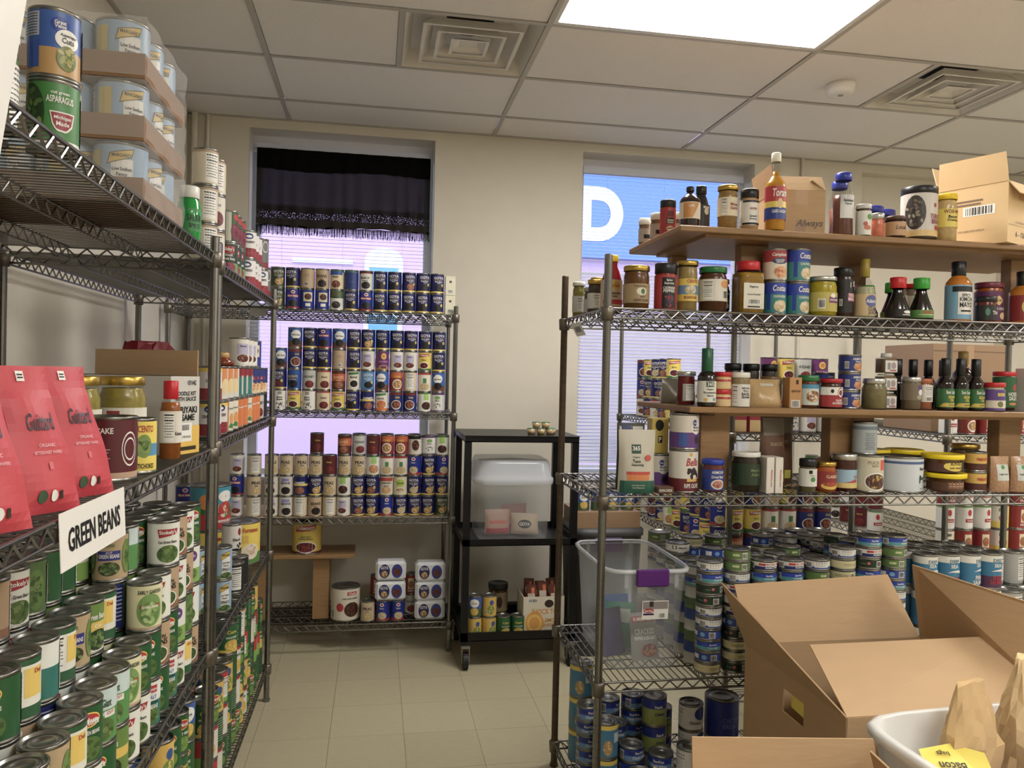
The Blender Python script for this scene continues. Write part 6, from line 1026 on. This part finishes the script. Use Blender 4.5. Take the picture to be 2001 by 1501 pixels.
# bin on the cart
bn = empty('lidded_bin', (1.265, -.60, .645), 0, 'clear plastic bin of snack bags with pale lid on the cart', 'bin')
MB().lathe([(0, .0), (.88, 0), (.92, .01), (1., .30)], 36, sx=.205, sy=.19, power=7).build('tub', TOT, bn)
MB().lathe([(1.04, .295), (1.05, .305), (1.05, .325), (1.0, .335), (.95, .40), (.9, .42), (0, .42)], 36, sx=.205, sy=.19, power=7).build('lid', clear_mat('milky_lid', (200, 206, 214), .55, .2), bn)
for i, (x, y, w_, h, c, rz) in enumerate(((1.19, -.66, .14, .13, (196, 150, 130), .1), (1.34, -.67, .15, .11, (206, 180, 150), -.2), (1.30, -.55, .16, .14, (200, 120, 110), .3))):
    pouch('snack_bag', ('orange and white snack bag', 'clear snack bag with black oval', 'red and tan snack bag')[i]+' inside the bin on the cart', x, y, .662, w_, h, .06, c, [('ell', 0, .5, .5, .2, (40, 40, 44)), ('text', 'GOYA', 0, .5, .8, .16, W_)] if i == 1 else [('rect', 0, .5, 1.4, .12, (220, 90, 60)), ('rect', 0, .14, 1.8, .22, (190, 60, 80))], rz)
LB = .146
for i, x in enumerate((1.066, 1.142, 1.218, 1.294)): stack(['cornyellow'] if i < 2 else ['corn'], x, -.775, LB, 'in the green tray on the cart', 0)
MB().box(-.155, .15, -.09, .09, 0, .0015).box(-.155, .15, -.09, -.0885, .0015, .04).box(-.14, .14, .0885, .09, .0015, .04).build('can_tray', mat('green_tray_card', (60, 120, 70), .7), None, (1.182, -.73, LB-.0016), 0, 'low green cardboard tray of cans on the cart', 'tray')
stack(['ovalblue'], 1.066, -.775, LB+.11, 'stacked in the tray on the cart', 0); stack(['cornyellow'], 1.142, -.775, LB+.11, 'stacked in the tray on the cart', 0)
vessel('coffee_tub', 'tub', 'brown coffee tub with black lid on the cart', 1.215, -.60, LB, [(.05, 0), (.052, .005), (.052, .22)], (90, 66, 44), (.055, .205, .235, (18, 18, 18)), (.052, .09, .19, (176, 150, 110), [('ell', 0, .5, .3, .3, (80, 50, 40))]), 0, False)
open_carton('drink_carton', 'white drink carton with orange citrus print on the cart', 1.43, -.70, LB, .22, .18, .205, 0, None, [('f', [('rect', 0, .5, 1.99, .99, (222, 214, 190)), ('ell', -.45, .33, .46, .3, (236, 170, 40)), ('ell', -.45, .33, .34, .22, (246, 200, 90)), ('ell', -.45, .33, .26, .16, (232, 160, 40)), ('text', 'SHOCK TOP', .1, .62, 1.4, .14, (226, 150, 40)), ('text', 'LEMON', .35, .4, .8, .1, (226, 150, 40)), ('text', 'SHANDY', .35, .28, .8, .1, (226, 150, 40)), ('bars', -.55, .9, .5, .1), ('ell', .25, .82, .22, .1, (60, 40, 30))])], [], m=mat('white_card', (216, 208, 186), .7))
for i in range(6): pouch('candy_bag', 'crinkled brown candy packet heaped in the drink carton', 1.37+.062*(i % 3), -.745+.075*(i//3), LB+.105+.015*(i % 2), .056, .15, .03, (110, 50, 30), [('rect', 0, .6, 1.4, .2, (206, 190, 170)), ('rect', .3, .8, .6, .2, (220, 110, 50))], .25*(i % 3-1), tilt=-.1)['group'] = 'brown candy packets in the drink carton'
for i, (x, y, z) in enumerate(((1.355, -.72, 0), (1.405, -.73, 0), (1.455, -.725, 0), (1.38, -.725, .034), (1.43, -.728, .034), (1.475, -.68, 0))): vessel('fruit_cup', 'cup', 'small tan cup with green lid on the black cart', x, y, 1.2+z, [(.018, 0), (.024, .03)], (176, 150, 110), (.0245, .029, .034, (90, 130, 100)), None, 0, False)['group'] = 'tan cups on the black cart'
# things on the floor behind the cart, between the racks
carton('shipping_carton', 'low brown carton of blue tins behind the tote', 1.80, -.55, .69, .36, .3, .09, (160, 124, 86), [])
MB().lathe([(0, 0), (.88, 0), (1., .65), (1.05, .655), (1.05, .69), (0, .69)], 32, sx=.19, sy=.2, power=7).build('grey_bin', mat('dark_grey_bin', (70, 72, 74), .5), None, (1.80, -.55, 0), 0, 'dark grey plastic bin standing on the floor behind the tote', 'bin')
for i in range(4): stack(['ovalblue'], 1.67+.085*i, -.63, .78, 'on the low carton behind the tote', 0)

# ================================================================= foreground cartons
def panel(parent, name, P, m, th=.004):
    p = [Vector(v) for v in P]; n = (p[1]-p[0]).cross(p[-1]-p[0]).normalized()*th/2; k = len(p); V = [v+n for v in p]+[v-n for v in p]
    return MB().add(V, [tuple(range(k)), tuple(range(2*k-1, k-1, -1))]+[(i, k+i, k+(i+1) % k, (i+1) % k) for i in range(k)]).build(name, m, parent)
BX = mat('big_carton_kraft', (182, 152, 116), .8, 0, .05, 9, .3, stretch=(1, 1, 5))
bx = empty('moving_carton', (1.676, -3.10, 0), 0, 'large open moving carton with raised flaps and handle hole', 'box'); w_, d_, h = .60, .53, .70
panel(bx, 'front_wall', [(0, 0, 0), (w_, 0, 0), (w_, 0, h), (0, 0, h)], BX); panel(bx, 'rear_wall', [(w_, d_, 0), (0, d_, 0), (0, d_, h), (w_, d_, h)], BX); panel(bx, 'right_wall', [(w_, 0, 0), (w_, d_, 0), (w_, d_, h), (w_, 0, h)], BX)
y0, y1, z0, z1 = .19, .30, .59, .655
q = MB()
for (a, b, c, d) in ((0, y0, 0, h), (y1, d_, 0, h), (y0, y1, 0, z0), (y0, y1, z1, h)): q.box(-.002, .002, a, b, c, d)
q.build('left_wall', BX, bx)
panel(bx, 'base', [(0, 0, .003), (w_, 0, .003), (w_, d_, .003), (0, d_, .003)], BX)
panel(bx, 'left_flap', [(0, .0, h), (0, d_, h), (-.10, d_-.03, h+.20), (-.075, d_*.55, h+.135), (-.02, .05, h+.03)], BX)
panel(bx, 'rear_flap', [(w_-.005, d_, h), (.005, d_, h), (-.01, d_+.07, h+.165), (w_-.07, d_+.075, h+.185)], BX)
panel(bx, 'right_flap', [(w_, d_, h), (w_, 0, h), (w_+.05, .03, h+.22), (w_-.05, d_-.02, h+.24)], BX)
panel(bx, 'front_flap', [(.0, 0, h), (w_, 0, h), (w_+.02, .26, h+.09), (.07, .29, h+.075)], BX)
pouch('rice_bag', 'green and yellow food bag inside the moving carton', 1.93, -2.86, .30, .16, .30, .08, (90, 130, 50), [('rect', 0, .7, 1.3, .25, YEL)], .8)
carton('parts_carton', 'grey and yellow carton seen through the moving carton handle', 1.79, -2.97, .46, .12, .06, .16, (150, 146, 140), [], [], 1.57)
MB().box(0, .10, -.0015, .0015, 0, .065, (236, 220, 40)).build('price_card', PRINT, None, (1.695, -2.90, .60), 1.5, 'yellow card showing through the carton handle hole', 'card')
carton('support_carton', 'plain brown carton inside the moving carton under the food bag', 1.99, -2.85, .006, .36, .40, .29, (160, 124, 86), [])
carton('support_carton', 'tall plain brown carton inside the moving carton under the card', 1.735, -2.93, .006, .1, .2, .45, (160, 124, 86), [])
b2 = empty('front_carton', (1.19, -3.72, 0), 0, 'open brown carton with upright flaps before the moving carton', 'box'); w_, d_, h = .43, .40, .62
for nm, P in (('front_wall', [(0, 0, 0), (w_, 0, 0), (w_, 0, h), (0, 0, h)]), ('rear_wall', [(w_, d_, 0), (0, d_, 0), (0, d_, h), (w_, d_, h)]), ('left_wall', [(0, d_, 0), (0, 0, 0), (0, 0, h), (0, d_, h)]), ('right_wall', [(w_, 0, 0), (w_, d_, 0), (w_, d_, h), (w_, 0, h)]), ('base', [(0, 0, .003), (w_, 0, .003), (w_, d_, .003), (0, d_, .003)]),
              ('rear_flap', [(w_, d_, h), (0, d_, h), (.0, d_+.015, h+.155), (w_-.02, d_+.01, h+.13)]), ('left_flap', [(0, d_, h), (0, .02, h), (-.09, .03, h+.10), (-.09, d_-.01, h+.11)]), ('right_flap', [(w_, .02, h), (w_, d_, h), (w_-.06, d_-.04, h+.13), (w_-.06, .06, h+.1)])): panel(b2, nm, P, BX)
# tub of leftovers on a carton
carton('support_carton', 'plain brown carton under the white lidless tub', 1.92, -3.40, 0, .52, .40, .53, (160, 124, 86), [])
tb = empty('white_tub', (1.92, -3.40, .53), .06, 'milky white lidless plastic tub holding a paper bag and notes', 'tub')
MB().lathe([(0, 0), (.86, 0), (.90, .01), (.97, .20), (1.03, .205), (1.035, .225), (1.0, .23), (.955, .225), (.86, .02), (0, .018)], 40, sx=.29, sy=.20, power=6).build('shell', clear_mat('milky_tub', (224, 224, 220), .8, .3), tb)
MB().add([(-.065, -.06, 0), (.065, -.06, .0), (.075, .05, .05), (.015, .075, .055), (-.06, .05, .05)], [(0, 1, 2, 3, 4)], (238, 218, 40)).build('yellow_note', PRINT, None, (1.735, -3.40, .685), -.25, 'bent yellow paper note lettered Bacon in the white tub', 'note')
q = bpy.data.objects['yellow_note']; m_ = MB(); decal(m_, Plane((-.005, .055, .052), (-.045, 0, 0), (0, -.085, -.037), (0, -.4, .92)), [('text', 'Bacon', 0, .5, 1.2, .22, (60, 50, 30)), ('text', 'bags', .2, .15, .7, .16, (60, 50, 30))], .002); m_.build('lettering', PRINT, q)
carton('lilac_carton', 'lilac and white food carton lying in the white tub', 2.0, -3.49, .56, .24, .10, .17, (176, 160, 214), [('ell', .3, .5, .5, .3, W_)], [('rect', 0, .5, 1., .6, W_)], -.2)
carton('lilac_carton', 'flat lilac food carton under the yellow note in the tub', 1.755, -3.44, .55, .15, .14, .125, (190, 176, 222), [], [], .2)
def crumple(name, label, x, y, z, rx, ry, rz, m, seed, cat='bag'):
    r_ = random.Random(seed); q = MB(); n, k = 20, 12; V = []
    for j in range(k+1):
        t = j/k; zz = rz*t
        for i in range(n):
            a = 6.283*i/n; f = 1+.14*math.sin(3*a+seed)+.08*math.sin(7*a+5*t*3)+r_.uniform(-.05, .05); f *= (.9+.25*math.sin(3.1*t))*(1-.2*max(0, t-.65)/.35)
            V.append((rx*f*math.cos(a), ry*f*math.sin(a)*(1-.6*max(0, t-.6)/.4), zz+r_.uniform(-.006, .006)*(0 < j)))
    q.add(V, [(j*n+i, j*n+(i+1) % n, (j+1)*n+(i+1) % n, (j+1)*n+i) for j in range(k) for i in range(n)]+[tuple(range(n-1, -1, -1)), tuple(range(k*n, k*n+n))], W_)
    return q.build(name, m, None, (x, y, z), .3, label, cat)
pb = crumple('paper_bag', 'shorter crumpled kraft paper bag behind the yellow note', 1.835, -3.305, .55, .058, .045, .31, mat('crumpled_paper', (190, 160, 116), .8, 0, .1, 20, .4), 4)
crumple('paper_bag', 'taller pale crumpled paper bag standing in the white tub', 1.985, -3.30, .55, .055, .045, .36, mat('crumpled_paper_pale', (206, 180, 138), .8, 0, .1, 20, .4), 9)
sb = crumple('snack_bag', 'dark red and green snack bag on the corner shelf behind the post', -.20, -2.13, ZM[1], .085, .06, .29, mat('red_foil', (104, 20, 28), .3, .2, .3, 14, .3), 2)
m_ = MB(); decal(m_, Plane((.0, -.066, .08), (.05, 0, 0), (0, 0, .16), (0, -1, 0)), [('ell', 0, .25, .7, .14, (130, 180, 50)), ('poly', [(-.4, .4), (.4, .4), (.2, .95), (-.15, .95)], (190, 50, 56)), ('text', 'Snacks', 0, .55, 1., .12, W_)], .006); m_.build('print', PRINT, sb)
for o in bpy.data.objects:
    if o.get('label') and not 4 <= len(o['label'].split()) <= 16: print('LABEL', len(o['label'].split()), o['label'])
